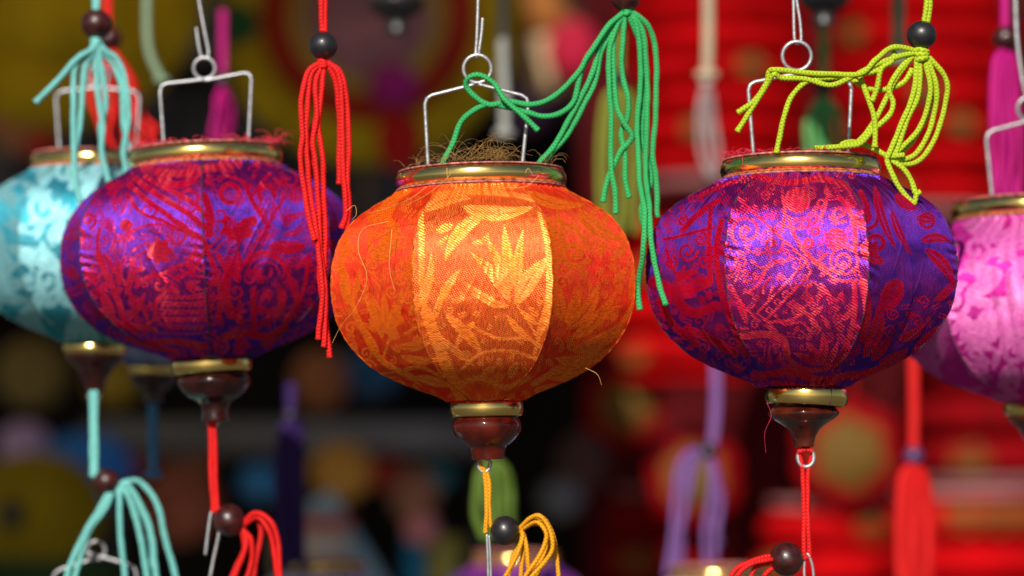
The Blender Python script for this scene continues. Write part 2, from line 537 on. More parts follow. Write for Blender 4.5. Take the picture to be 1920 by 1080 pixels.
# right purple lantern --------------------------------------------------------
WR = Weave(); WR.frame(1200, 280, 2.25)
for pts, wd in [([(415, 205), (560, 340), (712, 482)], 11), ([(600, 330), (612, 260), (600, 200)], 12), ([(640, 345), (700, 440), (820, 545), (900, 555)], 13), ([(625, 300), (680, 400), (800, 530)], 7),
                ([(700, 478), (722, 520), (530, 722), (494, 690), (700, 478)], 9), ([(500, 725), (420, 640), (362, 560), (350, 480)], 10), ([(540, 730), (640, 720), (700, 690), (760, 760)], 12),
                ([(345, 300), (322, 420), (335, 560), (375, 700), (440, 860)], 26), ([(430, 790), (520, 780), (600, 800), (620, 860)], 30), ([(905, 560), (905, 690), (880, 800), (830, 910)], 20),
                ([(480, 110), (620, 140), (760, 125), (870, 150)], 26), ([(440, 560), (500, 540), (540, 500), (600, 460)], 9), ([(440, 605), (490, 580), (530, 520)], 9), ([(470, 470), (520, 500), (560, 470), (600, 480), (640, 450)], 9),
                ([(520, 610), (525, 570), (550, 540)], 9), ([(540, 640), (560, 580)], 8), ([(570, 700), (610, 740), (680, 730), (720, 770)], 9), ([(840, 200), (880, 250), (905, 330), (910, 420)], 20),
                ([(790, 440), (760, 470), (800, 510), (860, 520)], 12), ([(700, 600), (730, 560), (770, 600), (830, 640)], 8), ([(620, 880), (700, 930), (800, 920), (880, 860)], 18), ([(380, 420), (420, 500), (400, 560)], 8),
                ([(700, 590), (720, 640), (700, 660)], 7), ([(650, 660), (700, 690), (730, 740)], 8)]:
    WR.stroke(pts, wd, soft=len(pts) != 5 or pts[0] != pts[-1])
for c in [(545, 680), (580, 645), (614, 612), (648, 575), (682, 540)]:
    WR.ring(c, 12, 6)
WR.blob((663, 214), 54)
for i in range(6):
    a = math.radians(115 - i * 22)
    c = (665 + 100 * math.cos(a), 218 + 100 * math.sin(a))
    WR.ring(c, 15, 8)
WR.ring((665, 214), 78, 7, math.radians(20), math.radians(150)); WR.ring((665, 214), 122, 8, math.radians(-5), math.radians(130))
WR.blob((825, 378), 46)
for i in range(5): WR.stroke([(782, 350 + i * 15), (868, 358 + i * 15)], 3, neg=True)
WR.ring((862, 470), 58, 11); WR.ring((858, 472), 30, 10); WR.spiral((450, 345), 70, 1.6, 11, 2.2); WR.ring((500, 380), 60, 9, 0, 4); WR.spiral((560, 400), 45, 1.2, 10, 0); WR.spiral((845, 270), 40, 1.2, 11, 1)
WR.spiral((430, 480), 36, 1.4, 8, 1); WR.ring((740, 345), 14, 12); WR.ring((712, 395), 16, 14); WR.ring((715, 632), 14, 7)
for a, b, wd in [((760, 915), (698, 812), 30), ((762, 915), (768, 770), 36), ((775, 915), (832, 815), 32), ((745, 915), (640, 860), 30), ((700, 690), (640, 650), 24), ((720, 700), (770, 660), 22), ((850, 720), (905, 660), 26),
                 ((480, 620), (430, 590), 14), ((760, 560), (810, 620), 18), ((690, 920), (590, 930), 30), ((450, 740), (400, 640), 26), ((580, 780), (520, 740), 24), ((800, 760), (760, 700), 20), ((380, 560), (430, 640), 12)]:
    WR.leaf(a, b, wd, .08)
# right panel
for a, b, wd, bd in [((1185, 390), (1310, 392), 40, -.15), ((1200, 420), (1325, 575), 50, -.1), ((1240, 640), (1330, 540), 36, .1), ((1080, 190), (1170, 250), 46, .1), ((1170, 290), (1240, 300), 36, 0),
                     ((940, 880), (1010, 640), 60, .1), ((980, 890), (1060, 790), 44, 0), ((1010, 900), (1130, 840), 50, .1), ((1090, 800), (1200, 740), 40, .1), ((1150, 860), (1270, 740), 40, 0),
                     ((1090, 560), (1030, 680), 90, 0), ((940, 400), (1030, 480), 60, .1), ((990, 150), (1080, 420), 36, .05), ((1060, 250), (1150, 450), 30, .05), ((1160, 700), (1120, 700), 30, 0)]:
    WR.leaf(a, b, wd, bd)
for pts, wd in [([(930, 180), (960, 260), (930, 320)], 24), ([(900, 960), (1000, 930), (1150, 880)], 30), ([(940, 560), (960, 680), (940, 800)], 34)]:
    WR.stroke(pts, wd)
WR.spiral((950, 290), 54, 1.4, 16, 0); WR.spiral((1000, 400), 50, 1.3, 18, 2); WR.ring((1210, 300), 30, 12)
# left panel
for pts, wd in [([(180, 340), (250, 270), (330, 215)], 26), ([(100, 380), (150, 370), (230, 350), (310, 330)], 14), ([(60, 560), (160, 600), (280, 560)], 50), ([(140, 620), (220, 690), (320, 660)], 40),
                ([(110, 420), (150, 520), (240, 520)], 14), ([(250, 200), (330, 160), (420, 130)], 16), ([(200, 760), (300, 800), (400, 860)], 36), ([(300, 240), (290, 400), (300, 560)], 20), ([(80, 640), (140, 740), (240, 820)], 30)]:
    WR.stroke(pts, wd)
for c, r in [((200, 430), 44), ((255, 380), 30), ((180, 300), 24), ((270, 470), 36), ((130, 480), 30)]:
    WR.spiral(c, r, 1.4, 11, r)
scatter_leaves(WR, (120, 420, 320, 640), 10, 70, 3)
for i in range(7): WR.blob((190 + i * 22, 322 - i * 17), 10)
WR.stroke([(480, 960), (640, 940), (760, 975), (900, 950)], 30)
WR.stroke([(560, 985), (700, 1000), (820, 985)], 20)

# left purple lantern ---------------------------------------------------------
WL = Weave(); WL.frame(0, 240, 2.348)
for pts, wd in [([(570, 250), (650, 320), (760, 400), (890, 490)], 24), ([(600, 225), (700, 300), (820, 370), (905, 440)], 26), ([(640, 215), (740, 270), (850, 330), (915, 400)], 22), ([(560, 290), (620, 370), (720, 410), (860, 480)], 16),
                ([(700, 190), (790, 200), (900, 180), (990, 170)], 34), ([(720, 240), (790, 250), (850, 230)], 30), ([(900, 300), (925, 380), (920, 470)], 34), ([(890, 480), (930, 580), (970, 700), (960, 850)], 22),
                ([(525, 500), (590, 450), (680, 422), (770, 445)], 10), ([(790, 300), (830, 270), (870, 300), (860, 360), (800, 370), (790, 300)], 12), ([(740, 470), (760, 500), (790, 510), (820, 470), (790, 440), (760, 450)], 12),
                ([(430, 560), (470, 640), (520, 760), (560, 860), (680, 890)], 26), ([(440, 440), (430, 520), (460, 600)], 16), ([(470, 560), (510, 640), (560, 700), (600, 840)], 16), ([(600, 700), (640, 660), (720, 640), (800, 600)], 14),
                ([(620, 880), (680, 840), (690, 760), (760, 700)], 16), ([(470, 800), (520, 860), (600, 900)], 22), ([(780, 660), (850, 620), (900, 540)], 18), ([(640, 950), (760, 940), (900, 960)], 30), ([(560, 920), (660, 960), (780, 985)], 24)]:
    WL.stroke(pts, wd)
for j in range(5):
    for i in range(11 - j):
        x = 700 + i * 24 + j * 8; y = 745 + j * 34
        WL.leaf((x, y + 8), (x + 22, y - 8), 13, vein=False)
    WL.stroke([(690, 765 + j * 34), (830, 770 + j * 34), (950, 760 + j * 34)], 7)
for a in range(7):
    WL.leaf((702, 540), (702 + 64 * math.cos(a * .9), 540 + 64 * math.sin(a * .9)), 38, vein=False)
WL.blob((556, 428), 28)
for a, b, wd in [((500, 720), (430, 590), 34), ((520, 700), (510, 560), 30), ((550, 740), (585, 560), 28), ((500, 840), (420, 700), 40), ((560, 850), (640, 720), 26), ((830, 590), (870, 520), 34), ((850, 660), (810, 560), 30),
                 ((640, 620), (560, 640), 24), ((500, 450), (440, 420), 26), ((520, 480), (490, 540), 22), ((760, 260), (680, 200), 40), ((820, 230), (900, 160), 36), ((480, 330), (540, 300), 20), ((650, 850), (600, 740), 22)]:
    WL.leaf(a, b, wd, .06)
# right panel
WL.ring((1012, 288), 40, 22); WL.ring((1152, 830), 36, 20)
for pts, wd in [([(1080, 250), (1110, 320), (1160, 400), (1180, 430)], 22), ([(1110, 300), (1160, 230), (1190, 200)], 14), ([(1258, 300), (1160, 450), (1072, 600)], 12), ([(1180, 420), (1230, 340), (1250, 300)], 12),
                ([(1115, 720), (1115, 830), (1110, 920)], 22), ([(1060, 610), (1150, 550), (1240, 590), (1280, 680)], 16), ([(1010, 610), (990, 700), (1010, 790), (1060, 850)], 34), ([(990, 920), (1080, 900), (1180, 920), (1250, 880)], 36),
                ([(1200, 520), (1260, 540), (1330, 520)], 30), ([(1360, 560), (1340, 700), (1290, 830)], 18), ([(1290, 700), (1310, 780), (1260, 850)], 30), ([(1000, 210), (1060, 230), (1110, 260)], 12), ([(960, 560), (1000, 640), (1000, 760)], 22)]:
    WL.stroke(pts, wd)
for r_ in (60, 85, 110):
    WL.ring((1170, 650), r_, 8, PI * 1.05, PI * 1.95)
for c in [(1000, 410), (1050, 440), (1020, 470), (1080, 420), (1110, 410), (1000, 450), (1090, 460), (1050, 480)]:
    WL.blob(c, 24)
WL.ring((1175, 290), 34, 22, 2.4, 6.6)
for a, b, wd in [((1230, 400), (1340, 370), 34), ((1190, 510), (1320, 500), 34), ((1250, 470), (1340, 440), 26), ((1020, 640), (1050, 540), 50), ((1050, 680), (990, 560), 44), ((1080, 960), (1010, 880), 44), ((1150, 960), (1230, 900), 40),
                 ((1240, 800), (1230, 690), 40), ((1300, 620), (1350, 560), 24), ((1170, 420), (1140, 330), 26), ((1185, 420), (1210, 330), 26), ((1270, 260), (1200, 220), 26)]:
    WL.leaf(a, b, wd, .06)
scatter_leaves(WL, (280, 330, 400, 700), 8, 70, 9)
scatter_leaves(WL, (1370, 340, 1480, 700), 8, 70, 10)
scatter_leaves(WL, (960, 640, 1340, 900), 10, 60, 21)

def fill_gaps(W, box, n, seed, gap=9, size=(13, 26)):
    r = random.Random(seed)
    W.frame(0, 0, 1)
    cand = np.array([(r.uniform(box[0], box[2]), r.uniform(box[1], box[3])) for i in range(n)])
    cand = cand[W.eval(cand[:, 0], cand[:, 1]) < -gap]
    done = []
    for x, y in cand:
        if any((x - a_) ** 2 + (y - b_) ** 2 < (c_ * .62 + gap) ** 2 for a_, b_, c_ in done): continue
        s_ = r.uniform(*size); a = r.uniform(0, 2 * PI)
        done.append((x, y, s_))
        q = r.random()
        if q < .4:
            W.spiral((x, y), s_ * .55, r.uniform(1, 1.6), s_ * .13, a, r.choice((-1, 1)))
        elif q < .75:
            for k_ in range(r.choice((2, 3, 4))): W.leaf((x, y), (x + s_ * math.cos(a + k_ * .5), y + s_ * math.sin(a + k_ * .5)), s_ * .26, .1)
        else:
            for k_ in range(2):
                ox_, oy_ = (k_ - .5) * s_ * .36 * math.sin(a), -(k_ - .5) * s_ * .36 * math.cos(a)
                W.stroke([(x + ox_ - s_ * .5 * math.cos(a), y + oy_ - s_ * .5 * math.sin(a)), (x + ox_ + s_ * .5 * math.cos(a + .3), y + oy_ + s_ * .5 * math.sin(a + .3))], s_ * .12)
fill_gaps(WR, (1215, 320, 1610, 720), 2200, 31, 5, (10, 24))
fill_gaps(WR, (1610, 560, 1810, 720), 300, 36, 7, (10, 24))
fill_gaps(WL, (100, 300, 670, 670), 3000, 32, 4, (14, 34))
fill_gaps(WO, (620, 345, 785, 750), 700, 33, 6, (14, 30))
fill_gaps(WO, (1035, 345, 1205, 750), 700, 34, 6, (14, 30))
fill_gaps(WO, (790, 560, 1030, 745), 500, 35, 9, (10, 18))
# soft focus lanterns: scattered leaves in a panel of 240 x 400 photo pixels
def generic_weave(cx, cy, w_, h_, n, size, seed):
    W = Weave()
    scatter_leaves(W, (cx - w_, cy - h_, cx + w_, cy + h_), n, size, seed)
    return W

B_ORANGE = brocade('orange_brocade', (.88, .06, .04), (.80, .030, .004), (.90, .46, .08), (.92, .58, .18), metal=.36, gapc=(.76, .10, .006), speck=(.04, .26), mdiff=(.86, .12, .005))
B_PURPLE = brocade('purple_brocade', (.09, .065, .85), (.055, .001, .028), (.85, .03, .07), (.92, .14, .14), metal=.42, gapc=(.08, .003, .05), speck=(.03, .32), shine=.38, mdiff=(.48, .001, .024), rb=.43)
B_TEAL = brocade('turquoise_brocade', (.05, .40, .50), (.008, .22, .31), (.22, .48, .52), (.38, .58, .61), metal=.35, rb=.5, rm=.45, gapc=(.14, .44, .50))
B_PINK = brocade('pink_brocade', (.62, .03, .36), (.50, .008, .24), (.58, .10, .36), (.72, .34, .54), metal=.35, rb=.5, rm=.45, gapc=(.58, .06, .34))
B_BLUE = brocade('blue_brocade', (.08, .16, .50), (.05, .10, .42), (.35, .42, .62), (.4, .5, .7), metal=.25, rb=.5, rm=.5)
B_VIOLET = brocade('dark_violet_brocade', (.08, .03, .25), (.06, .02, .20), (.2, .03, .2), (.25, .04, .25), metal=.3, rb=.5, rm=.5)
B_LILAC = brocade('lilac_brocade', (.36, .34, .66), (.30, .28, .60), (.6, .55, .75), (.65, .6, .8), metal=.25, rb=.5, rm=.5)
SEAM_DARK = simple('dark_seam', (.035, .012, .03), rough=.8, var=.5, nscale=300, bump=.6, bscale=900)
SEAM_ORANGE = simple('orange_seam', (.50, .10, .012), rough=.9, var=.6, nscale=300, bump=.6, bscale=900, spec=.05)
SEAM_TEAL = simple('grey_green_seam', (.12, .22, .20), rough=.8, var=.4, nscale=300)
SEAM_PINK = simple('grey_pink_seam', (.14, .05, .09), rough=.8, var=.4, nscale=300)
FUZZ_GOLD = simple('golden_fibre', (.34, .19, .045), rough=.55, var=.4, nscale=200)
FUZZ_PALE = simple('pale_golden_fibre', (.75, .38, .10), rough=.5, var=.3, nscale=200)
FUZZ_RED = simple('red_fibre', (.62, .02, .05), rough=.6, var=.4, nscale=200)
FUZZ_MIX = simple('violet_fibre', (.20, .05, .35), rough=.6, var=.4, nscale=200)

# ------------------------------------------------------------------ silk lanterns
NP = 7
STEP = 2 * PI / NP
BODY = np.array([(0, .228), (.041, .38), (.078, .525), (.150, .72), (.25, .865), (.338, .941), (.424, .983), (.535, 1.0), (.647, .990), (.734, .958), (.808, .906), (.868, .832), (.918, .74), (.955, .642), (1.0, .548)])

def body_radius(t, R, rbot, rtop):
    f = np.interp(t, BODY[:, 0], BODY[:, 1])
    # smooth by averaging
    e = .02
    f = (f + np.interp(np.clip(t - e, 0, 1), BODY[:, 0], BODY[:, 1]) + np.interp(np.clip(t + e, 0, 1), BODY[:, 0], BODY[:, 1])) / 3
    r = f * R
    wb = np.clip(1 - t / .12, 0, 1) ** 2
    wt = np.clip((t - .90) / .10, 0, 1) ** 2
    return r + wb * (rbot * .97 - .228 * R) + wt * (rtop * .97 - .548 * R)

def silk_lantern(label, base, Y, R, hb, ht, rtop, top_h, rbot, cap, phase, mat, seam, wood, W, nu=110, nv=170, tilt=0.0, group=None, fuzz=None, ring_seg=96, yaw_ring=0.0, split=None, relief=.00005, lean=0.0, wrinkle=1.0, seed=1, dense=0.0):
    """sizes in photo pixels at depth Y. hb, ht body heights above the base; cap = [(h, r)...]"""
    k = pxs(Y)
    loc = at(base[0], base[1], Y)
    root = thing('silk_lantern', label, 'lantern', loc, (lean, tilt, 0), group)
    M = Matrix.Translation(loc) @ root.rotation_euler.to_matrix().to_4x4()
    M = np.array(M)
    H = ht - hb
    meshes = {}
    for i in range(NP):
        a0 = phase + i * STEP
        mid = (a0 + STEP / 2 + PI) % (2 * PI) - PI
        front = abs(mid) < math.radians(92)
        if not front:
            continue
        n_u, n_v = (nu, nv) if abs(mid) < math.radians(70) else (nu // 2, nv)
        uu = np.linspace(-STEP / 2, STEP / 2, n_u)
        tt = np.linspace(0, 1, n_v)
        U, T = np.meshgrid(uu, tt)
        rad = body_radius(T, R, rbot, rtop)
        blend = 1.1 * np.clip(np.sin(PI * np.clip(T, 0, 1)), 0, 1) ** .35
        chord = math.cos(STEP / 2) / np.cos(U)
        rad = rad * (1 - blend * (1 - chord)) * 1.0
        # puckers near both rings, soft folds elsewhere
        ph = U + mid
        edge = np.exp(-T / .07) + np.exp(-(1 - T) / .07)
        rad = rad + wrinkle * edge * (1.8 * np.sin(ph * 37 + 2 * np.sin(ph * 9 + seed)) + 1.2 * np.sin(ph * 71 + seed))
        sw = np.cos(U / STEP * PI)
        rad = rad + wrinkle * sw * (1.6 * vnoise(ph * 9 + seed, T * 5, seed) + .8 * vnoise(ph * 22, T * 14 + seed, seed + 5))
        seamk = np.exp(-((np.abs(U) - STEP / 2) / .02) ** 2)
        cr = (1 - np.abs(vnoise(ph * 8 + seed * 3, T * 6 + ph * 5, seed + 11))).clip(0, 1) ** 7 + .7 * (1 - np.abs(vnoise(ph * 15 - T * 9, T * 5 + seed, seed + 12))).clip(0, 1) ** 8
        rad = rad + wrinkle * sw * 1.1 * cr * (.3 + vnoise(ph * 4, T * 4, seed + 13).clip(0, 1))
        pk = np.exp(-((np.abs(U) - STEP / 2) / .07) ** 2)
        rad = rad + wrinkle * pk * .5 * np.sin(T * 80 + 5 * np.sin(T * 13 + seed + i) + ph * 30) * (.35 + np.abs(np.sin(T * 17 + 2 * i + seed))) + seamk * 1.0
        Z = (hb + T * H)
        ang = U + mid
        P = np.stack([rad * np.sin(ang), -rad * np.cos(ang), Z], -1) * k
        Wp = P.reshape(-1, 3) @ M[:3, :3].T + M[:3, 3]
        qx, qy = project(Wp)
        sd = W.eval(qx, qy)
        lift = np.clip(sd / 2.0 + .5, 0, 1)
        rr = np.stack([np.sin(ang), -np.cos(ang), np.zeros_like(ang)], -1).reshape(-1, 3)
        V = P.reshape(-1, 3) + rr * (lift * relief)[:, None]
        uv = np.stack([(U * R * k * 1000).ravel() + 100 + 37 * i, (T * H * k * 1000 * 1.2).ravel() + 100], 1)
        meshes[i] = mesh_np('fabric_panel', V, grid_faces(n_u, n_v), mat, uv, {'motif': sd / 10, 'front_tint': np.full(len(sd), dense if abs(mid) < .5 else 0.0)})  # ground of front panels is shifted towards the motif colour
    ks = sorted(meshes)
    for i in range(NP):
        if i in meshes:
            link('fabric_panel', meshes[i], root)
        else:
            j = ks[(i * 3) % len(ks)]
            o = link('fabric_panel', meshes[j], root)
            o.rotation_euler = (0, 0, (i - j) * STEP)
    # ribs under the seams
    tt = np.linspace(0.0, 1.0, 70)
    rad = body_radius(tt, R, rbot, rtop) + .6
    C = np.stack([np.zeros_like(tt), -rad, hb + tt * H], 1) * k
    V, F, uv = tube(C, 2.0 * k, 6, taper=(1.2 + .5 * np.sin(tt * 150) + .5 * np.sin(tt * 67 + 1)) * k)
    seam_me = mesh_np('seam', V, F, seam, uv)
    for i in range(NP):
        o = link('seam', seam_me, root)
        o.rotation_euler = (0, 0, phase + i * STEP)
    # top ring: card lip, gold half round, card lip
    h0, h1 = top_h
    hh = h1 - h0
    def half(r, a, b, dep, n=12):
        t = np.linspace(0, 1, n)
        return [(a + (b - a) * x, r - dep + dep * math.sin(PI * x) ** .5) for x in t]
    prof = [(h0, rtop - 10)] + half(rtop, h0, h1, 9, 28) + [(h1, rtop - 12)]
    V, F, uv = lathe(prof, ring_seg, k)
    tr = link('top_ring', mesh_np('top_ring', V, F, GOLD, uv), root)
    V, F, uv = lathe([(h0 - 5, rtop - 6), (h0 - 3, rtop - .5), (h0 - .5, rtop - .5), (h0 - .5, rtop - 9)], ring_seg, k)
    link('card_lip', mesh_np('card_lip', V, F, PINKEDGE, uv), tr)
    V, F, uv = lathe([(h1 + .4, rtop - 9), (h1 + 1, rtop - 4), (h1 + 4, rtop - 6), (h1 + 4.5, rtop - 14), (h1 - 10, rtop - 16)], ring_seg, k, .006)
    link('fabric_hem', mesh_np('fabric_hem', V, F, PINKEDGE, uv, {'motif': vnoise(uv[:, 0] * 300, uv[:, 1], seed) * .4}), tr)
    # bottom ring
    b0, b1 = hb - split[1], hb + 1 if split else hb + 1
    prof = [(b0, rbot - 9)] + half(rbot + 2, b0, b1, 6, 24) + [(b1, rbot - 9)]
    V, F, uv = lathe(prof, ring_seg, k)
    br = link('bottom_ring', mesh_np('bottom_ring', V, F, GOLD, uv), root)
    if split[2]:
        c = .52
        ts = np.linspace(b0 - .5, b1 + .5, 8)
        C = np.stack([np.full(8, (rbot + 1.2) * math.sin(c)), np.full(8, -(rbot + 1.2) * math.cos(c)), ts], 1) * k
        V, F, uv = tube(C, 1.0 * k, 5)
        link('ring_joint', mesh_np('ring_joint', V, F, SEAM_DARK, uv), br)
    br.rotation_euler = (0, yaw_ring, 0)
    # wooden end cap
    pts = np.array([(h, r, 0) for h, r in cap], dtype=float)
    Cc = catmull(pts, 2.0)
    prof = [(x[0], max(.5, x[1])) for x in Cc] + [(cap[-1][0], .5)]
    prof = [(cap[0][0], .5)] + prof
    V, F, uv = lathe(prof, 64, k, .012)
    cp_ = link('wooden_cap', mesh_np('wooden_cap', V, F, wood, uv), root)
    root['cap_parent'] = cp_.name
    return root, k

def hairs(root, name, mat, spec, rad=.00010, seed=3):
    """spec list of polylines (local metres) -> one part"""
    parts = []
    for pts in spec:
        C = catmull(pts, .0012)
        n = len(C)
        parts.append(tube(C, rad, 4, taper=np.linspace(rad, rad * .55, n)))
    V, F, uv = join(parts)
    o = link(name, mesh_np(name, V, F, mat, uv), root)
    o['kind'] = 'stuff'
    return o

def rim_hairs(k, r, h, n, length, seed, arc=(-1.6, 1.6), lean=.6, clumps=None):
    rr = random.Random(seed)
    out = []
    for i in range(n):
        if clumps and rr.random() < .86:
            c = rr.choice(clumps); a = rr.gauss(c[0], c[1]); ln = length * c[2] * rr.uniform(.5, 1.2)
        else:
            a = rr.uniform(*arc); ln = length * rr.uniform(.2, .6)
        x, y = r * math.sin(a), -r * math.cos(a)
        da = rr.uniform(-lean, lean) * 1.6
        dy = rr.uniform(-.5, .5)
        p = [np.array([x, y, h])]
        d = np.array([da, dy, 1.0]); d /= np.linalg.norm(d)
        for s in range(4):
            d = d + np.array([rr.gauss(0, .35) + da * .3, rr.gauss(0, .3), rr.gauss(-.22 * s, .25)])
            d /= np.linalg.norm(d)
            p.append(p[-1] + d * ln / 4)
        out.append(np.array(p) * k)
    return out

def wire(pts, r, mat=WIRE, closed=False, step=.002, sides=8):
    C = catmull(pts, step)
    return tube(C, r, sides, closed=closed)

def rounded(pts, rad):
    """polyline with rounded corners (list of 2D px)"""
    out = [pts[0]]
    for i in range(1, len(pts) - 1):
        p, a, b = np.array(pts[i], float), np.array(pts[i - 1], float), np.array(pts[i + 1], float)
        u = (a - p) / np.linalg.norm(a - p); v = (b - p) / np.linalg.norm(b - p)
        rr = min(rad, np.linalg.norm(a - p) * .45, np.linalg.norm(b - p) * .45)
        out += [tuple(p + u * rr), tuple(p + (u + v) * rr * .28), tuple(p + v * rr)]
    return out + [pts[-1]]

def local(root, pts):
    """px points (x, y, Y) to the local space of root"""
    Mi = (Matrix.Translation(root.location) @ root.rotation_euler.to_matrix().to_4x4()).inverted()
    return [np.array(Mi @ at(*p)) for p in pts]

def handle(root, Y, left, right, ring, rad=3.4, corner=14, dy=0.0):
    """left / right: px polylines from lantern rim to the ring; ring (x, y, r)"""
    k = pxs(Y)
    hw = []
    for side in (left, right):
        pts = rounded(side, corner)
        C = np.array(local(root, [(p[0], p[1], Y + dy) for p in pts]))
        # straight pieces with tight corners
        seg = np.linalg.norm(np.diff(C, axis=0), axis=1)
        s = np.concatenate([[0], np.cumsum(seg)])
        u = np.unique(np.concatenate([np.linspace(0, s[-1], 40), s]))
        C = np.stack([np.interp(u, s, C[:, j]) for j in range(3)], 1)
        hw.append(tube(C, rad * k, 8))
    V, F, uv = join(hw)
    h = link('wire_handle', mesh_np('wire_handle', V, F, WIRE, uv), root)
    a = np.linspace(0, 2 * PI, 40, endpoint=False)
    C = np.array(local(root, [(ring[0] + ring[2] * math.cos(x), ring[1] + ring[2] * math.sin(x), Y + dy + .0006 * math.sin(x)) for x in a]))
    V, F, uv = tube(C, rad * k, 8, closed=True)
    link('wire_loop', mesh_np('wire_loop', V, F, WIRE, uv), h)
    return h

# ------------------------------------------------------------------ cords, beads, tassels, hooks
def cordmesh(pts, r, mat, braid=True, px_pts=True, root=None, Yj=0.0, seed=0):
    rr = random.Random(seed)
    P = []
    for i, p in enumerate(pts):
        P.append(p)
    loc = np.array(local(root, P))
    if braid:
        C = catmull(loc, .0004)
        n_ = len(C); t_ = np.arange(n_) * .0004
        ph_ = sum(map(abs, map(float, loc[-1]))) * 977
        C = C + np.stack([np.sin(t_ * 210 + ph_) * .00015 + np.sin(t_ * 520 + ph_ * 2) * .00005, np.sin(t_ * 260 + ph_ * 3) * .0002, np.sin(t_ * 330 + ph_) * .0001], 1) * np.minimum(1, t_ / .01)[:, None]
        tp = r * (1 + .07 * np.sin(t_ * 700 + ph_) * np.sin(t_ * 260 + ph_ * 1.7)) * (1 + .22 * np.exp(-(t_[-1] - t_) / .0012))
        V, F, uv = tube(C, r, 10, braid=.07, taper=tp, pitch=.0017)
    else:
        V, F, uv = tube(catmull(loc, .0015), r, 7)
    return mesh_np('strand', V, F, mat, uv)

def bead_mesh(r, mat):
    t = np.linspace(.10, PI - .10, 22)
    prof = [(-r * math.cos(x) * .97, r * math.sin(x) ** .97) for x in t]
    prof = [(prof[0][0] + r * .15, r * .04)] + prof + [(prof[-1][0] - r * .15, r * .04)]
    V, F, uv = lathe(prof, 40, 1.0, .008)
    return mesh_np('bead', V, F, mat, uv)

def tassel(label, Y, bead, strands, mat, cord=(), bead_mat=BEAD_BLACK, r=4.6, knot=None, frame=(0, 0, 1), braid=True, group=None, bead_rot=(0, .3, 0), depth=.006, seed=1, base=None, name='cord_tassel'):
    """bead (x, y, r) px; strands / cord: px polylines in `frame`; depth: how far strands spread in Y"""
    ox, oy, kk = frame
    rr = random.Random(seed)
    f = lambda p: (ox + p[0] / kk, oy + p[1] / kk)
    k = pxs(Y)
    anchor = at(bead[0], bead[1], Y) if bead else at(*base, Y)
    root = thing(name, label, 'tassel', anchor, group=group)
    if bead:
        b = link('bead', bead_mesh(bead[2] * k, bead_mat), root)
        b.rotation_euler = bead_rot
    for c in cord:
        pts = [f(p) + (Y + (p[2] if len(p) > 2 else 0) * k,) for p in c]
        o = link('cord', cordmesh(pts, r * k, mat, braid, root=root), root)
    n = len(strands)
    for i, s in enumerate(strands):
        dy = depth * (i / max(1, n - 1) - .5) * 1.0
        m = len(s)
        pts = []
        for j, p in enumerate(s):
            y = Y + dy * min(1, j / 2) + (p[2] * k if len(p) > 2 else 0) - (.001 if j else 0)
            pts.append(f(p) + (y,))
        link('strand', cordmesh(pts, r * k, mat, braid, root=root), root)
    if knot:
        kx, ky, kr = knot
        parts = []
        for q in range(3):
            a = np.linspace(0, 2 * PI, 22, endpoint=False)
            ti = .5 - q * .5
            C = np.array(local(root, [(kx + kr * .62 * math.cos(x), ky + (q - 1) * kr * .55 + kr * .35 * math.cos(x) * ti, Y + kr * .62 * k * math.sin(x)) for x in a]))
            parts.append(tube(C, r * k * 1.1, 10, braid=.1, closed=True))
        V, F, uv = join(parts)
        link('knot', mesh_np('knot', V, F, mat, uv), root)
    return root

def hook(label, Y, paths, r=3.0, base=None, group=None):
    k = pxs(Y)
    root = thing('wire_hook', label, 'hook', at(*base, Y), group=group)
    parts = []
    for p in paths:
        C = np.array(local(root, [(q[0], q[1], Y + (q[2] * k if len(q) > 2 else 0)) for q in p]))
        parts.append(tube(catmull(C, .0008), r * k, 8))
    V, F, uv = join(parts)
    link('bent_wire', mesh_np('bent_wire', V, F, WIRE, uv), root)
    return root

# ================================================================== setting
def flat(name, V, F, mat, kind='structure'):
    o = link(name, mesh_np(name, np.array(V, float), np.array(F), mat, smooth=False))
    o['kind'] = kind
    return o
PAVE = simple('paving_stone', (.09, .083, .075), rough=.85, var=.3, nscale=3, bump=.3, bscale=40)
DARKWALL = simple('near_black_plaster', (.008, .007, .0065), rough=.95, var=.6, nscale=5, bump=.4, bscale=60, spec=.1)  # even near-black base colour for the backdrop wall
MAROON = simple('maroon_cloth', (.075, .003, .005), rough=.9, var=.5, nscale=8, spec=.1)
GZ = -1.15
flat('ground', [(-30, -30, GZ), (30, -30, GZ), (30, 30, GZ), (-30, 30, GZ)], [(0, 1, 2, 3)], PAVE)
flat('wall', [(-3.0, 3.5, GZ), (3.0, 3.5, GZ), (3.0, 3.5, 2.4), (-3.0, 3.5, 2.4)], [(0, 1, 2, 3)], DARKWALL)

# ================================================================== the row of lanterns
CAP_O = [(110, 58), (84, 56), (76, 60), (66, 64), (54, 63), (42, 56), (30, 44), (24, 36), (18, 33), (8, 31), (0, 30)]
CAP_R = [(110, 58), (78, 56), (71, 61), (62, 66), (52, 57), (44, 44), (34, 31), (22, 23), (10, 19), (0, 18)]
CAP_L = [(120, 60), (94, 58), (86, 63), (74, 68), (60, 62), (48, 52), (40, 38), (32, 28), (20, 25), (6, 27), (0, 27)]

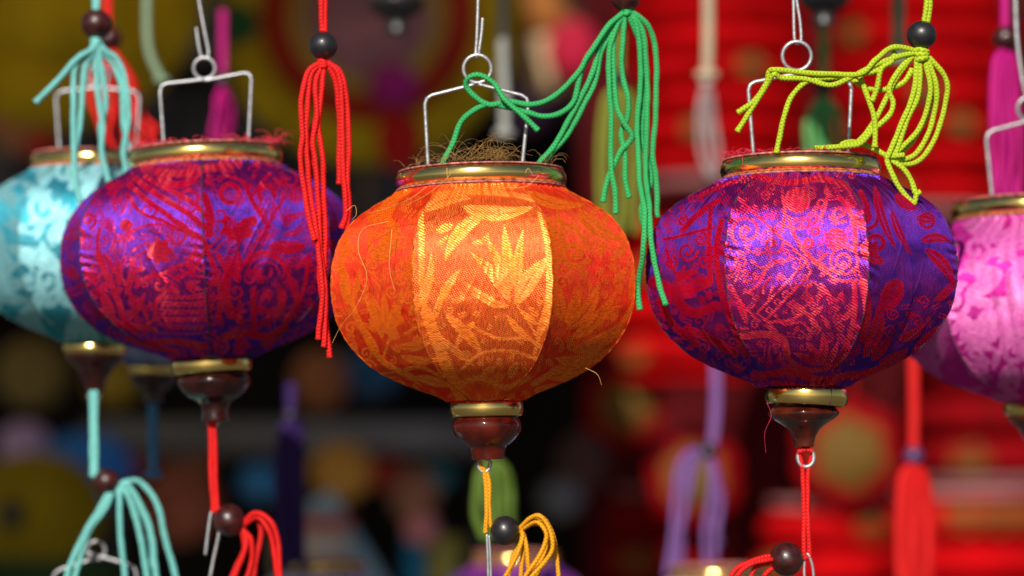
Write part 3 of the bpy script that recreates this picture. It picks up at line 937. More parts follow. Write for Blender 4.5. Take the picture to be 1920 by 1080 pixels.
lan_o, kO = silk_lantern('bright orange and gold silk lantern hanging in the middle, gold leaves on its front panel', (914, 862), 0.0, 289, 110, 503, 161, (508, 539), 67, CAP_O,
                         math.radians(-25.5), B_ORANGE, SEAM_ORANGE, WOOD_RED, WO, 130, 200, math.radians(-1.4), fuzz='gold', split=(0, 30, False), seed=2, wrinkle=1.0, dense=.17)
handle(lan_o, 0.0, [(803, 318), (796, 182), (890, 158)], [(897, 158), (992, 182), (979, 312)], (895, 129, 26))
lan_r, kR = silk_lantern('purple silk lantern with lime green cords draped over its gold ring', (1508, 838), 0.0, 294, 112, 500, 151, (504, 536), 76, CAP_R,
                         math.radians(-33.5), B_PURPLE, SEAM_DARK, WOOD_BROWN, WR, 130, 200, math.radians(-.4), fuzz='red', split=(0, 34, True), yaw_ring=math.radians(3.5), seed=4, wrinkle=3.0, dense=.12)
handle(lan_r, 0.0, [(1413, 292), (1402, 156), (1494, 138)], [(1500, 136), (1597, 152), (1590, 290)], (1494, 105, 27))
YL = 0.085
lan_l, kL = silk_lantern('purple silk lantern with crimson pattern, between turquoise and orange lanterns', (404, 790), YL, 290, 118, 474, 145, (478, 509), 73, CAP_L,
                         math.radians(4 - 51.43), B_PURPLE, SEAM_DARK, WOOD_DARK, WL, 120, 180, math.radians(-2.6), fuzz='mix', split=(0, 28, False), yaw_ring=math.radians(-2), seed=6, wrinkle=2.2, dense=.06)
handle(lan_l, YL, [(307, 268), (299, 158), (382, 149)], [(384, 151), (472, 134), (466, 262)], (383, 128, 20), rad=3.2)
YT = 0.20
WT = generic_weave(110, 470, 190, 180, 110, 60, 5)
lan_t, kT = silk_lantern('pale turquoise silk lantern at the left edge, partly behind a purple one', (176, 735), YT, 232, 92, 414, 128, (417, 442), 58, [(92, 50), (70, 54), (58, 50), (44, 36), (28, 26), (10, 20), (0, 18)],
                         math.radians(-29), B_TEAL, SEAM_TEAL, WOOD_DARK, WT, 60, 90, math.radians(.5), split=(0, 22, False), seed=8)
handle(lan_t, YT, [(112, 292), (104, 172), (182, 164)], [(186, 164), (262, 172), (255, 290)], (184, 142, 20), rad=3.2)
YK = 0.13
WK = generic_weave(1850, 560, 190, 190, 150, 58, 6)
lan_k, kK = silk_lantern('bright pink silk lantern cut off by the right edge', (1948, 850), YK, 262, 96, 435, 150, (439, 471), 62, [(96, 52), (72, 56), (60, 52), (46, 38), (28, 28), (10, 22), (0, 20)],
                         math.radians(-47), B_PINK, SEAM_PINK, WOOD_BROWN, WK, 70, 110, math.radians(-1), split=(0, 26, False), seed=9)
handle(lan_k, YK, [(1860, 368), (1848, 248), (1932, 226)], [(1936, 226), (2030, 240), (2022, 366)], (1930, 204, 22), rad=3.4)

# frayed hems and loose threads
cl = [(-.08, .14, 1.2)] * 5 + [(.22, .05, .9), (.22, .06, .8), (-.5, .05, .6), (1.05, .07, .7), (-.85, .04, .6)]
hairs(lan_o, 'frayed_threads', FUZZ_GOLD, rim_hairs(kO, 150, 545, 130, 66, 5, clumps=cl), rad=.00007)
hairs(lan_o, 'loose_threads', FUZZ_PALE, [local(lan_o, [(x, y, -.076 - dy) for x, y, dy in q]) for q in
      [[(728, 415, -.022), (680, 430, -.028), (672, 470, -.028), (688, 520, -.024), (668, 575, -.03), (640, 610, -.045), (622, 645, -.05)],
       [(800, 350, .0), (770, 372, .0), (728, 390, -.016), (690, 400, -.026)], [(845, 318, .002), (840, 332, .004), (800, 365, .002), (760, 385, -.004)],
       [(838, 315, .002), (842, 340, .003), (870, 360, .003)], [(1098, 690, -.02), (1120, 702, -.02), (1128, 722, -.02)], [(1010, 330, .0), (985, 350, .001), (940, 352, .002)],
       [(735, 430, -.015), (730, 500, -.012), (740, 545, -.01)], [(650, 395, -.03), (665, 385, -.034), (668, 402, -.034), (660, 412, -.03)], [(985, 325, .002), (990, 315, .002), (1000, 330, .002)]]], rad=.00014)
hairs(lan_r, 'frayed_threads', FUZZ_RED, rim_hairs(kR, 143, 542, 110, 22, 6, clumps=[(-1.2, .25, 1.0), (-.5, .3, .6), (.3, .3, .5), (.9, .2, .5)]) +
      [local(lan_r, [(1392, 290, -.038), (1393, 318, -.045), (1390, 340, -.05)]), local(lan_r, [(1438, 755, -.02), (1446, 780, -.02), (1434, 812, -.018), (1436, 850, -.016)])], rad=.00014)
hairs(lan_l, 'frayed_threads', FUZZ_RED, rim_hairs(kL, 138, 512, 120, 34, 7, clumps=[(1.35, .12, 1.5), (-.5, .3, .5), (.6, .2, .7), (-.9, .2, .5)]), rad=.00018)

# ================================================================== hooks that carry the lanterns
hook('straight wire hook above the orange lantern', 0.0, [[(897, -60), (896, 10), (894, 70), (892, 98), (893, 106, -3), (897, 104, 4), (899, 90, 4), (903, 60, 4), (905, 34, 4)]], 3.0, (895, 100))
hook('doubled wire hook above the purple lantern with lime cords', 0.0, [[(1487, -60), (1488, 10), (1489, 60), (1491, 79), (1497, 82, 2), (1502, 76, 3), (1500, 40, 3), (1494, 0, 3), (1492, -50, 3)]], 3.0, (1494, 80))
hook('slanted wire hook above the left purple lantern', YL, [[(366, -60), (374, 5), (384, 60), (391, 98), (387, 109), (379, 109, 3), (375, 98, 3), (371, 75, 3), (368, 52, 3)]], 3.0, (384, 105))
hook('wire hook above the pink lantern at the right edge', YK, [[(1903, -40), (1906, 60), (1914, 130), (1925, 182), (1933, 178, 3), (1936, 140, 3)]], 4, (1925, 180))
hook('straight double wire hook hanging below the orange lantern', 0.0, [[(913, 1002), (915, 1060), (916, 1130)], [(917, 1004, 3), (920, 1060, 3), (920, 1130, 3)]], 2.6, (914, 1002))
hook('short bent wire hook beside the dark red bead below the left purple lantern', YL, [[(385, 1040), (392, 985), (397, 958), (403, 955, 4), (411, 975, 4), (410, 1002, 4), (398, 1060, 4), (384, 1140, 4)]], 3.0, (397, 958))
hook('small dark wire hook at the bottom edge below the right purple lantern', 0.0, [[(1512, 1140, 3), (1508, 1075, 3), (1509, 1048, 3), (1514, 1038), (1520, 1050), (1525, 1075), (1528, 1140)]], 2.6, (1514, 1040))

# ================================================================== tassels in the row
F3 = (720, 0, 3.0)
tassel('green cord tassel between the orange and the right purple lantern', 0.0, (1173, -4, 27), [
    [(1360, 60), (1260, 150), (1150, 310), (1100, 400), (960, 540), (830, 588, 4), (700, 572, 6), (590, 590, 4), (510, 540, 6), (462, 480, 4), (480, 436, -6), (540, 425, -10), (620, 470, -8), (680, 560, -10), (780, 650, -14), (865, 735, -14)],
    [(1350, 70), (1230, 200), (1120, 380), (1070, 560), (1000, 632), (900, 655), (810, 635), (700, 605), (600, 590), (520, 612), (430, 690), (390, 800), (340, 905), (325, 960)],
    [(1350, 70), (1225, 230), (1170, 420), (1100, 560), (1030, 690), (960, 820), (880, 905), (850, 960)],
    [(1355, 80), (1235, 260), (1190, 450), (1130, 580), (1080, 680), (1030, 760), (960, 838), (900, 910), (870, 960)],
    [(1345, 70), (1300, 170), (1268, 300), (1265, 480), (1280, 640), (1275, 800), (1280, 950), (1300, 1080), (1302, 1200)],
    [(1350, 75), (1295, 190), (1292, 380), (1305, 580), (1345, 680, -6), (1395, 760, -6), (1370, 810, 0), (1330, 850), (1280, 960), (1245, 1060), (1232, 1135)],
    [(1355, 80), (1345, 200), (1340, 400), (1372, 560), (1370, 660, 4), (1335, 750, 4), (1355, 880), (1358, 1000), (1378, 1110)],
    [(1380, 70), (1425, 170), (1445, 400), (1425, 700), (1438, 1000, -40), (1465, 1200, -80), (1460, 1400, -90), (1430, 1600, -60), (1440, 1740, -60)],
    [(1385, 70), (1455, 180), (1478, 400), (1480, 700), (1470, 900), (1480, 1060, -40), (1495, 1200, -80), (1508, 1400, -100), (1545, 1580, -110), (1585, 1715, -130)],
    [(1385, 60), (1490, 150), (1528, 300), (1530, 600), (1512, 850), (1530, 1000), (1538, 1220)],
    [(1375, 80), (1440, 250), (1460, 500), (1450, 760), (1500, 1000), (1450, 1180), (1470, 1300)]],
    C_GREEN, r=5.1, bead_mat=BEAD_RED, frame=F3, knot=(1175, 20, 9), depth=.016, seed=1, cord=[[(1358, -140), (1358, -60)]])
F4 = (1240, 0, 2.7)
tassel('lime green cord tassel under a black bead, draped on the purple lantern', -0.03, (1728, 66, 28), [
    [(1310, 260), (1170, 240), (1090, 300), (1010, 372), (850, 375), (700, 366), (580, 352, -4), (545, 362, 4), (530, 430, 10), (470, 510, 12), (385, 572, 12)],
    [(1300, 265), (1185, 290), (1060, 340), (950, 395), (860, 432), (740, 402), (610, 394), (570, 375, -8), (530, 440, 6), (450, 560, 10), (385, 665, 10)],
    [(1160, 300), (1130, 335, -8), (1080, 360), (1000, 378), (900, 390), (790, 400), (720, 425), (660, 490), (620, 590), (598, 700), (585, 775)],
    [(1180, 265), (1165, 310, -8), (1115, 350, -6), (1090, 450), (1065, 510)],
    [(1005, 385), (1030, 450), (1060, 530), (1080, 620), (1080, 745)],
    [(1270, 275), (1195, 370), (1152, 450), (1172, 520), (1150, 590), (1070, 660), (1000, 730), (900, 742), (780, 752)],
    [(1270, 285), (1185, 400), (1130, 520), (1060, 640), (990, 722), (930, 735)],
    [(960, 400, 8), (1040, 445, 8), (1130, 455, 8), (1220, 420, 8), (1270, 350, 8)],
    [(1295, 290), (1280, 450), (1220, 620), (1150, 780), (1130, 800)],
    [(1310, 290), (1300, 480), (1240, 620), (1180, 790)],
    [(1330, 290), (1362, 470), (1310, 640), (1210, 755), (1145, 800, -8), (1175, 900, -14), (1225, 975, -18), (1280, 1030, -20), (1292, 985, -20), (1312, 972, -20)],
    [(1345, 285), (1392, 450), (1372, 620), (1310, 750), (1250, 802), (1150, 805)],
    [(1355, 290), (1440, 400), (1440, 520), (1392, 680), (1330, 790), (1250, 832), (1150, 800), (1220, 850, -10), (1265, 910, -14), (1285, 975, -16)],
    [(1230, 785), (1150, 790), (1080, 755), (980, 720), (915, 730, -8), (890, 790, -10), (878, 852, -12)],
    [(1340, 290), (1370, 420), (1350, 560), (1290, 690), (1190, 800)]],
    C_LIME, r=5.0, frame=F4, knot=(1729, 102, 14), depth=.014, seed=2, cord=[[(1328, 120), (1340, 40), (1345, -60)], [(1345, 120, 3), (1358, 40, 3), (1356, -60, 3)]])
F2 = (440, 0, 3.177)
def p2(x, y): return ((x - 440) * 3.177, y * 3.177)
tassel('bright red cord tassel under a black bead between the left purple and orange lanterns', -0.005, (606, 86, 27), [
    [(520, 370), (435, 430), (398, 600), (402, 800), (392, 920), p2(568, 340), p2(577, 400), p2(590, 450)],
    [(520, 375), (455, 450), (432, 640), (428, 850), (440, 1060), p2(592, 430), p2(604, 540), p2(597, 636)],
    [(525, 380), (480, 500), (490, 700), (465, 850), (490, 1060), p2(600, 450), p2(611, 560), p2(607, 650)],
    [(535, 380), (515, 560), (500, 740), (520, 900), (528, 1060), p2(610, 450), p2(609, 560), p2(618, 670)],
    [(530, 380), (515, 600), (455, 780), (440, 900), (480, 1040), p2(602, 420), p2(600, 520), p2(610, 600)],
    [(550, 370), (615, 440), (640, 600), (640, 800), (650, 1060), p2(648, 400), p2(641, 428)],
    [(555, 370), (635, 440), (672, 640), (680, 850), (672, 1050), p2(654, 380), p2(650, 432)],
    [(545, 375), (600, 490), (625, 700), (622, 900), (625, 1040), p2(636, 345)]],
    C_RED, frame=F2, knot=(605, 120, 8), depth=.012, seed=3, cord=[[(515, -120), (516, 60), (525, 190)], [(540, -120, 2), (541, 60, 2), (538, 190, 2)]], r=5)
F1 = (0, 0, 3.177)
YTT = 0.115
tassel('turquoise cord tassel under a dark red bead at upper left', YTT, (181, 45, 29), [
    [(565, 250), (540, 300), (470, 340), (370, 450), (215, 610)],
    [(565, 250), (545, 300), (470, 360), (440, 480), (440, 800), (448, 1060), (480, 1200)],
    [(570, 250), (560, 310), (510, 390), (490, 560), (478, 750), (450, 900), (440, 1040)],
    [(575, 250), (570, 400), (590, 600), (612, 760), (608, 900), (645, 1080)],
    [(585, 250), (605, 420), (632, 620), (600, 760), (612, 950)],
    [(590, 250), (625, 300), (700, 360), (752, 500), (765, 700), (738, 900), (752, 1030)],
    [(585, 250), (615, 310), (680, 400), (730, 540), (738, 750), (775, 900)]],
    C_TEAL, frame=F1, depth=.012, bead_mat=BEAD_RED, seed=4, braid=True, cord=[[(560, -120), (568, 70)], [(585, -120), (578, 70)]], r=5.4, knot=(180, 78, 8))
F8 = (0, 620, 2.348)
YB = 0.16
tassel('turquoise cord tassel arching from a dark bead at lower left', YB, (200, 903, 25), [
    [(500, 680), (440, 780), (330, 980), (295, 1090), (280, 1180)], [(500, 685), (470, 770), (385, 900), (330, 1090), (320, 1180)], [(510, 690), (525, 720), (528, 850), (550, 1090), (560, 1180)],
    [(520, 690), (560, 720), (605, 850), (650, 1090), (660, 1180)], [(520, 680), (570, 690), (655, 850), (690, 1090), (700, 1180)], [(510, 690), (560, 665), (620, 668), (690, 760), (725, 900), (775, 1090), (800, 1180)],
    [(520, 690), (570, 735), (640, 830), (672, 960), (650, 1090), (640, 1180)]],
    C_TEAL, frame=F8, depth=.014, bead_mat=BEAD_RED, seed=5, braid=True, cord=[[(405, 265), (405, 450), (408, 640)], [(422, 265), (422, 450), (424, 640)], [(414, 640), (440, 660), (470, 665), (510, 690)]], r=5.2)
tassel('red cord tassel curling from a dark red bead below the left purple lantern', YL, (430, 975, 30), [
    [(452, 985), (478, 962), (505, 975), (520, 1010), (526, 1085), (526, 1150)], [(452, 988), (480, 970), (498, 985), (512, 1020), (520, 1090), (522, 1150)], [(455, 990), (462, 1020), (448, 1060), (430, 1100)],
    [(455, 992), (472, 1015), (470, 1060), (452, 1110)], [(452, 985), (475, 966), (490, 1000), (478, 1060), (470, 1120)], [(452, 990), (458, 1030), (440, 1070), (420, 1120)]],
    C_RED, depth=.012, bead_mat=BEAD_RED, seed=6, cord=[[(394, 782), (396, 880), (400, 960)], [(402, 782), (404, 880), (408, 958)], [(385, 786), (397, 792, -6), (412, 786)], [(404, 958), (420, 968), (440, 980), (456, 988)]], r=4.8, braid=True, bead_rot=(0, 1.3, 0))
F6 = (600, 700, 2.842)
tassel('golden yellow cord tassel looping from a black bead below the orange lantern', 0.0, (947, 995, 28), [
    [(1060, 830), (1120, 772), (1175, 762), (1228, 840), (1240, 930), (1200, 1000), (1130, 1080), (1060, 1180)], [(1065, 835), (1150, 790), (1200, 840), (1200, 900), (1150, 1000), (1090, 1090), (1050, 1180)],
    [(1070, 840), (1080, 870), (1050, 960), (990, 1080), (950, 1180)], [(1075, 845), (1092, 880), (1102, 950), (1112, 1090), (1115, 1180)], [(1070, 830), (1130, 778), (1190, 775), (1240, 860), (1262, 970), (1272, 1090), (1275, 1180)],
    [(1075, 845), (1090, 880), (1075, 1000), (1068, 1090), (1060, 1180)], [(1065, 838), (1140, 800), (1215, 820), (1225, 900), (1180, 990), (1120, 1060), (1080, 1180)], [(1070, 840), (1070, 890), (1030, 980), (1000, 1090), (990, 1180)],
    [(1065, 830), (1125, 790), (1185, 800), (1215, 870), (1215, 950), (1170, 1030), (1140, 1180)]],
    C_GOLD, frame=F6, depth=.014, seed=7, cord=[[(850, 470), (860, 500), (876, 520), (884, 600), (886, 720), (884, 850)], [(908, 470, 2), (900, 505, 2), (890, 525, 2), (902, 600, 2), (904, 720, 2), (908, 800, 2), (925, 825, 3), (980, 830), (1065, 838)]], r=4.0, bead_rot=(0, 1.4, 0))
tassel('red cord with a dark red bead hanging below the right purple lantern', 0.0, (1475, 1048, 32), [
    [(1462, 1050), (1440, 1050), (1405, 1060), (1380, 1085), (1365, 1150)], [(1462, 1055), (1430, 1058), (1410, 1075), (1400, 1130)], [(1462, 1058), (1440, 1072), (1430, 1090), (1425, 1150)], [(1462, 1046), (1435, 1044), (1400, 1056), (1372, 1078), (1350, 1140)]],
    C_RED, depth=.012, seed=8, bead_mat=BEAD_RED, cord=[[(1498, 850), (1503, 870), (1506, 895), (1507, 960), (1508, 1046)], [(1524, 850, 2), (1518, 872, 2), (1514, 895, 2), (1515, 960, 2), (1517, 1046, 2)], [(1496, 848, -5), (1510, 843, -6), (1522, 846, -5)], [(1512, 1046), (1495, 1050), (1462, 1052)]], r=4.4, bead_rot=(0, 1.5, 0))
# eyelets under the caps
def eyelet(root, x, y, r, Y, rad):
    a = np.linspace(0, 2 * PI, 28, endpoint=False)
    C = np.array(local(root, [(x + r * math.cos(t), y + r * 1.15 * math.sin(t), Y) for t in a]))
    V, F, uv = tube(C, rad * pxs(Y), 8, closed=True)
    link('eyelet', mesh_np('eyelet', V, F, WIRE, uv), root)
eyelet(lan_o, 908, 872, 11, 0.0, 3)
eyelet(lan_r, 1511, 858, 15, 0.0, 4)
eyelet(lan_l, 399, 790, 10, YL, 3)
eyelet(lan_t, 176, 742, 9, YT, 3)

# ================================================================== soft background: cords and tassels hanging behind the row
def back_tassel(label, Y, x, y_top, bead_y, y_end, half_w, mat, n=6, r=5, bead_r=22, bead_mat=BEAD_BLACK, seed=1, sway=0, bead=True, arch=0):
    rr = random.Random(seed)
    strands = []
    for i in range(n):
        u = (i / max(1, n - 1)) * 2 - 1
        yb = bead_y + (bead_r if bead else 0)
        e = y_end - rr.uniform(0, .12) * (y_end - yb)
        s = [(x, yb - 4), (x + u * half_w * .7, yb + 18 - arch * (1 - u * u) * .3), (x + u * half_w + rr.uniform(-4, 4), yb + (e - yb) * .35), (x + u * half_w * .95 + sway * .5 + rr.uniform(-6, 6), yb + (e - yb) * .7), (x + u * half_w * .8 + sway + rr.uniform(-5, 5), e)]
        strands.append(s)
    cord = [[(x - 3, y_top), (x - 2, bead_y)], [(x + 3, y_top), (x + 2, bead_y)]] if y_top is not None else []
    return tassel(label, Y, (x, bead_y, bead_r) if bead else None, strands, mat, cord=cord, bead_mat=bead_mat, r=r, braid=False, depth=.02, seed=seed, base=(x, bead_y))

tassel('curly red cord tassel behind the turquoise tassel at upper left', .30, (205, 72, 24), [
    [(200, 90), (175, 150), (170, 190), (185, 230), (195, 270)], [(205, 92), (205, 150), (215, 200), (205, 250), (215, 280)], [(210, 92), (240, 140), (255, 190), (262, 230), (280, 250), (288, 270)], [(208, 92), (225, 150), (245, 200), (262, 250), (270, 275)],
    [(203, 92), (190, 160), (200, 200), (230, 240), (235, 280)], [(212, 92), (250, 150), (262, 200), (275, 225), (292, 240), (285, 262)], [(207, 92), (215, 160), (225, 210), (250, 262), (262, 285)]], C_RED, cord=[[(206, -60), (205, 70)], [(196, -60), (200, 70)]], r=6, braid=False, bead_mat=BEAD_RED, depth=.02)
back_tassel('deep magenta tassel hanging behind the left purple lantern handle', 0.50, 418, 20, 150, 300, 16, C_MAGENTA, 5, 5, 15, seed=2)
back_tassel('broad yellow green tassel behind the green cord tassel', .50, 1160, 60, 150, 460, 36, cord_mat('yellow_green_cord', (.18, .20, .02)), 5, 7, 18, seed=3)
back_tassel('leaf green tassel with a black bead behind the right purple lantern handle', 0.50, 1545, 40, 165, 340, 28, C_DGREEN, 5, 7, 19, seed=4)
back_tassel('magenta tassel hanging beside the pink lantern handle at the right edge', .24, 1884, -40, 72, 390, 26, C_MAGENTA, 8, 6.5, 24, seed=5, bead_mat=BEAD_RED)
tassel('lavender cord tassel arching from a dark bead below the right purple lantern', .58, (1328, 845, 17), [
    [(1320, 842), (1290, 850), (1272, 880), (1265, 940), (1262, 1000), (1250, 1080)], [(1322, 845), (1296, 856), (1283, 900), (1285, 950), (1272, 1010), (1262, 1090)], [(1322, 848), (1305, 860), (1292, 920), (1280, 980), (1275, 1080)],
    [(1330, 855), (1335, 900), (1330, 950), (1322, 1000), (1325, 1060)], [(1334, 855), (1345, 900), (1352, 940), (1345, 990), (1340, 1050)], [(1332, 858), (1342, 920), (1335, 970), (1350, 1020)]], C_LAV, cord=[[(1338, 640), (1338, 760), (1332, 842)], [(1346, 640), (1346, 760), (1338, 842)]], r=6.5, braid=False, depth=.02)
back_tassel('thick red tassel hanging at lower right below the pink lantern', .46, 1713, 640, 855, 1110, 30, C_RED, 11, 8, 19, simple('violet_bead', (.06, .02, .08), rough=.4), seed=6)
back_tassel('dark violet tassel in the background between the purple and orange lanterns', .55, 545, 720, 780, 1075, 22, C_PURP, 7, 9, 12, seed=7)
back_tassel('olive green tassel behind the golden cord of the orange lantern', 0.42, 925, 780, 850, 1015, 34, C_OLIVE, 5, 8, 14, seed=8, sway=8)
def back_cord(label, Y, pts, mat, r):
    root = thing('cord_pendant', label, 'cord', at(pts[0][0], pts[0][1], Y))
    o = link('cord', cordmesh([(p[0], p[1], Y) for p in pts], r * pxs(Y), mat, False, root=root), root)
    e = pts[-1]
    a = np.linspace(0, 2 * PI, 16, endpoint=False)
    C = np.array(local(root, [(e[0] + r * 1.2 * math.cos(x), e[1], Y + r * 1.2 * pxs(Y) * math.sin(x)) for x in a]))
    V, F, uv = tube(C, r * .8 * pxs(Y), 6, closed=True)
    link('knot', mesh_np('knot', V, F, mat, uv), root)
back_cord('pale green cord curving down left of the left purple lantern handle', .42, [(276, -60), (276, 60), (284, 110), (304, 150)], C_PALEG, 8)
back_cord('grey cord hanging straight just right of the orange lantern hook', .55, [(942, -60), (942, 80), (946, 180), (946, 250)], C_GREY, 10)
back_cord('beige cord hanging in front of the red pleated lantern at top', .48, [(1328, -60), (1328, 60), (1326, 140)], C_BEIGE, 12)
back_cord('grey green cord hanging left of the black bead at upper right', .44, [(1684, -60), (1684, 40), (1684, 110)], C_PALEG, 13)
back_cord('blue cord hanging from a dark wooden cap at lower left', .30, [(286, 752), (286, 820), (288, 890)], C_BLUE, 9)
back_tassel('greyish pink tassel at the end of the beige cord', .60, 1325, 130, 150, 345, 14, cord_mat('dusty_pink_cord', (.34, .24, .24)), 4, 5, 13, simple('pale_bead', (.5, .42, .38), rough=.5), seed=9, sway=12)

# ------------------------------------------------------------------ lanterns of other rows
def small_lantern(label, base, Y, R, mat, seam, wood, seed, tilt=0.0, cap=None):
    s = R / 289
    W = generic_weave(base[0], base[1] - 310 * s, R, 220 * s, 60, 90 * s, seed)
    return silk_lantern(label, base, Y, R, 110 * s, 514 * s, 161 * s, (519 * s, 555 * s), 67 * s, [(h * s, r * s) for h, r in (cap or CAP_O)], math.radians(-20 + seed * 7), mat, seam, wood, W, 40, 60, tilt, split=(0, 30 * s, False), ring_seg=48, seed=seed)[0]
small_lantern('blue silk lantern mostly hidden behind the turquoise and purple lanterns', (287, 756), .30, 190, B_BLUE, SEAM_DARK, WOOD_DARK, 3, cap=CAP_L)
small_lantern('orange silk lantern at the top edge, only its dark wooden cap showing', (745, 62), .50, 230, B_ORANGE, SEAM_ORANGE, BEAD_BLACK, 4, cap=CAP_L)
small_lantern('silk lantern at the top edge whose dark cap hangs above the leaf green tassel', (1545, 48), .38, 230, B_ORANGE, SEAM_ORANGE, BEAD_BLACK, 5, cap=CAP_L)
lan_v = small_lantern('dark violet silk lantern at the bottom edge behind the golden tassel', (965, 1330), .62, 150, B_VIOLET, SEAM_DARK, WOOD_DARK, 6)
small_lantern('lilac silk lantern at the bottom edge below the dark violet tassel', (600, 1345), .60, 150, B_LILAC, SEAM_DARK, WOOD_DARK, 7)
small_lantern('lantern with a pale gold ring at the bottom edge under the lavender tassel', (1345, 1385), .50, 165, B_LILAC, SEAM_DARK, WOOD_DARK, 8)
lan_b = small_lantern('lower silk lantern whose wire handle shows under the turquoise tassel', (170, 1640), .17, 240, B_TEAL, SEAM_TEAL, WOOD_DARK, 9)
handle(lan_b, .17, [(92, 1180), (100, 1072), (175, 1048)], [(162, 1036), (255, 1062), (262, 1180)], (180, 1032, 17), rad=3.2)

# ------------------------------------------------------------------ red pleated paper lanterns and charms on the right
RED_PAPER = simple('red_pleated_paper', (.37, .0015, .003), rough=.8, var=.35, nscale=25, spec=.04)
DRED_PAPER = simple('deep_red_paper', (.20, .002, .004), rough=.8, var=.3, nscale=25, spec=.04)
GOLD_PRINT = simple('gold_print', (.12, .062, .012), rough=.7, spec=.1, metal=.0, var=.3, nscale=60)
CARD_PINK = simple('pale_pink_card', (.30, .10, .10), rough=.7, var=.25, nscale=30)
def pleated(label, cx, y0, y1, R, Y, mat, n, rim=CARD_PINK, prints=4, seed=1, flat_=.45, cat='lantern'):
    k = pxs(Y)
    root = thing('pleated_lantern', label, cat, at(cx, y1, Y))
    H = (y1 - y0)
    rr = random.Random(seed)
    for i in range(n):
        t0, t1 = i / n, (i + 1) / n
        prof = []
        for q in np.linspace(0, 1, 9):
            t = t0 + (t1 - t0) * q
            env = (1 - flat_) + flat_ * math.sin(PI * (.12 + .76 * t)) ** .6
            prof.append((H * t, R * (env - .30 + .30 * math.sin(PI * q) ** .6)))
        V, F, uv = lathe(prof, 72, k)
        link('pleat', mesh_np('pleat', V, F, mat, uv), root)
    for h, sgn in ((0, -1), (H, 1)):
        env = (1 - flat_) + flat_ * math.sin(PI * .12) ** .6
        V, F, uv = lathe([(h - 2 * sgn, R * env * .80), (h - 2 * sgn, R * env * .95), (h + 12 * sgn, R * env * .96), (h + 12 * sgn, R * env * .7)], 64, k)
        link('rim', mesh_np('rim', V, F, rim, uv), root)
    # printed gold blossoms on the pleats
    for i in range(prints):
        a = -1.1 + 2.2 * (i + .5) / prints + rr.uniform(-.1, .1)
        row = rr.randrange(n)
        t = (row + .5) / n
        env = (1 - flat_) + flat_ * math.sin(PI * (.12 + .76 * t)) ** .6
        r0 = R * env + 1.2
        hh = H / n * .30
        nn = 24
        V = [(r0 * math.sin(a), -r0 * math.cos(a), H * t)]
        for j in range(nn):
            b = j / nn * 2 * PI
            rad = hh * (1 + .22 * math.cos(5 * b))
            aa = a + rad * 1.5 * math.cos(b) / r0
            zz = H * t + rad * math.sin(b)
            rp = r0 - (rad * math.sin(b)) ** 2 * .012
            V.append((rp * math.sin(aa), -rp * math.cos(aa), zz))
        F = [(0, 1 + j, 1 + (j + 1) % nn) for j in range(nn)]
        link('gold_blossom', mesh_np('gold_blossom', np.array(V) * k, np.array(F), GOLD_PRINT), root)
    return root
pleated('large red pleated paper lantern behind the beige cord at top', 1345, -110, 345, 190, 2.0, RED_PAPER, 8, prints=7, seed=3)
pleated('large red pleated paper lantern at upper right behind the lime tassel', 1735, -70, 400, 195, 2.05, RED_PAPER, 8, prints=6, seed=5)
pleated('red pleated paper lantern showing its bottom rim between orange and purple lanterns', 1290, 400, 705, 165, 2.1, RED_PAPER, 4, prints=5, seed=6, rim=RED_PAPER)
pleated('red pleated paper lantern with gold blossoms in the lower right corner', 1830, 935, 1330, 190, 1.85, RED_PAPER, 5, prints=6, seed=7)
pleated('red pleated paper lantern with a pale rim below the right purple lantern', 1560, 955, 1330, 150, 2.0, RED_PAPER, 5, prints=5, seed=8)
pleated('deep red pleated paper lantern behind the lavender tassel at the bottom', 1255, 930, 1260, 130, 2.3, DRED_PAPER, 4, prints=2, seed=9)
pleated('deep red pleated lantern behind the pink lantern at right', 1860, 440, 900, 170, 2.35, DRED_PAPER, 6, prints=5, seed=10)
def charm(label, cx, cy, R, Y, lobes, seed):
    k = pxs(Y)
    root = thing('paper_charm', label, 'charm', at(cx, cy, Y), (0, 0, 0))
    def plate(name, rad, y0, th, mat, amp, ph):
        n = 72
        a = np.arange(n) / n * 2 * PI
        r = rad * (1 - amp + amp * np.abs(np.cos(a * lobes / 2 + ph)) ** .7)
        ring = lambda f, y: np.stack([r * f * np.sin(a), np.full(n, y), r * f * np.cos(a)], 1)
        V = np.vstack([ring(.97, y0 - th / 2), ring(1, y0), ring(.97, y0 + th / 2), [[0, y0 - th / 2 - rad * .06, 0]], [[0, y0 + th / 2, 0]]]) * k
        i = np.arange(n); j = (i + 1) % n
        Q = np.vstack([np.stack([i, j, n + j, n + i], 1), np.stack([n + i, n + j, 2 * n + j, 2 * n + i], 1)])
        T = np.vstack([np.stack([j, i, np.full(n, 3 * n)], 1), np.stack([2 * n + i, 2 * n + j, np.full(n, 3 * n + 1)], 1)])
        return link(name, mesh_np(name, V, [Q, T], mat), root)
    plate('red_plate', R, 0, 14, DRED_PAPER, .14, 0)
    plate('gold_flower', R * .66, -12, 6, GOLD_PRINT, .25, .4)
    V, F, uv = tube(catmull(np.array([(0, 0, R * .95), (0, 0, R * 1.5), (0, 0, R * 2.2)]) * k, .01), 3 * k, 6)
    link('string', mesh_np('string', V, F, C_RED, uv), root)
charm('red scalloped paper charm with a gold flower, beside the red cord of the purple lantern', 1592, 850, 108, 1.9, 6, 1)
charm('red scalloped charm with a gold flower right below the orange lantern side', 1172, 762, 82, 2.1, 6, 2)
charm('red scalloped charm with a gold flower behind the lavender tassel bead', 1300, 895, 92, 2.15, 6, 3)

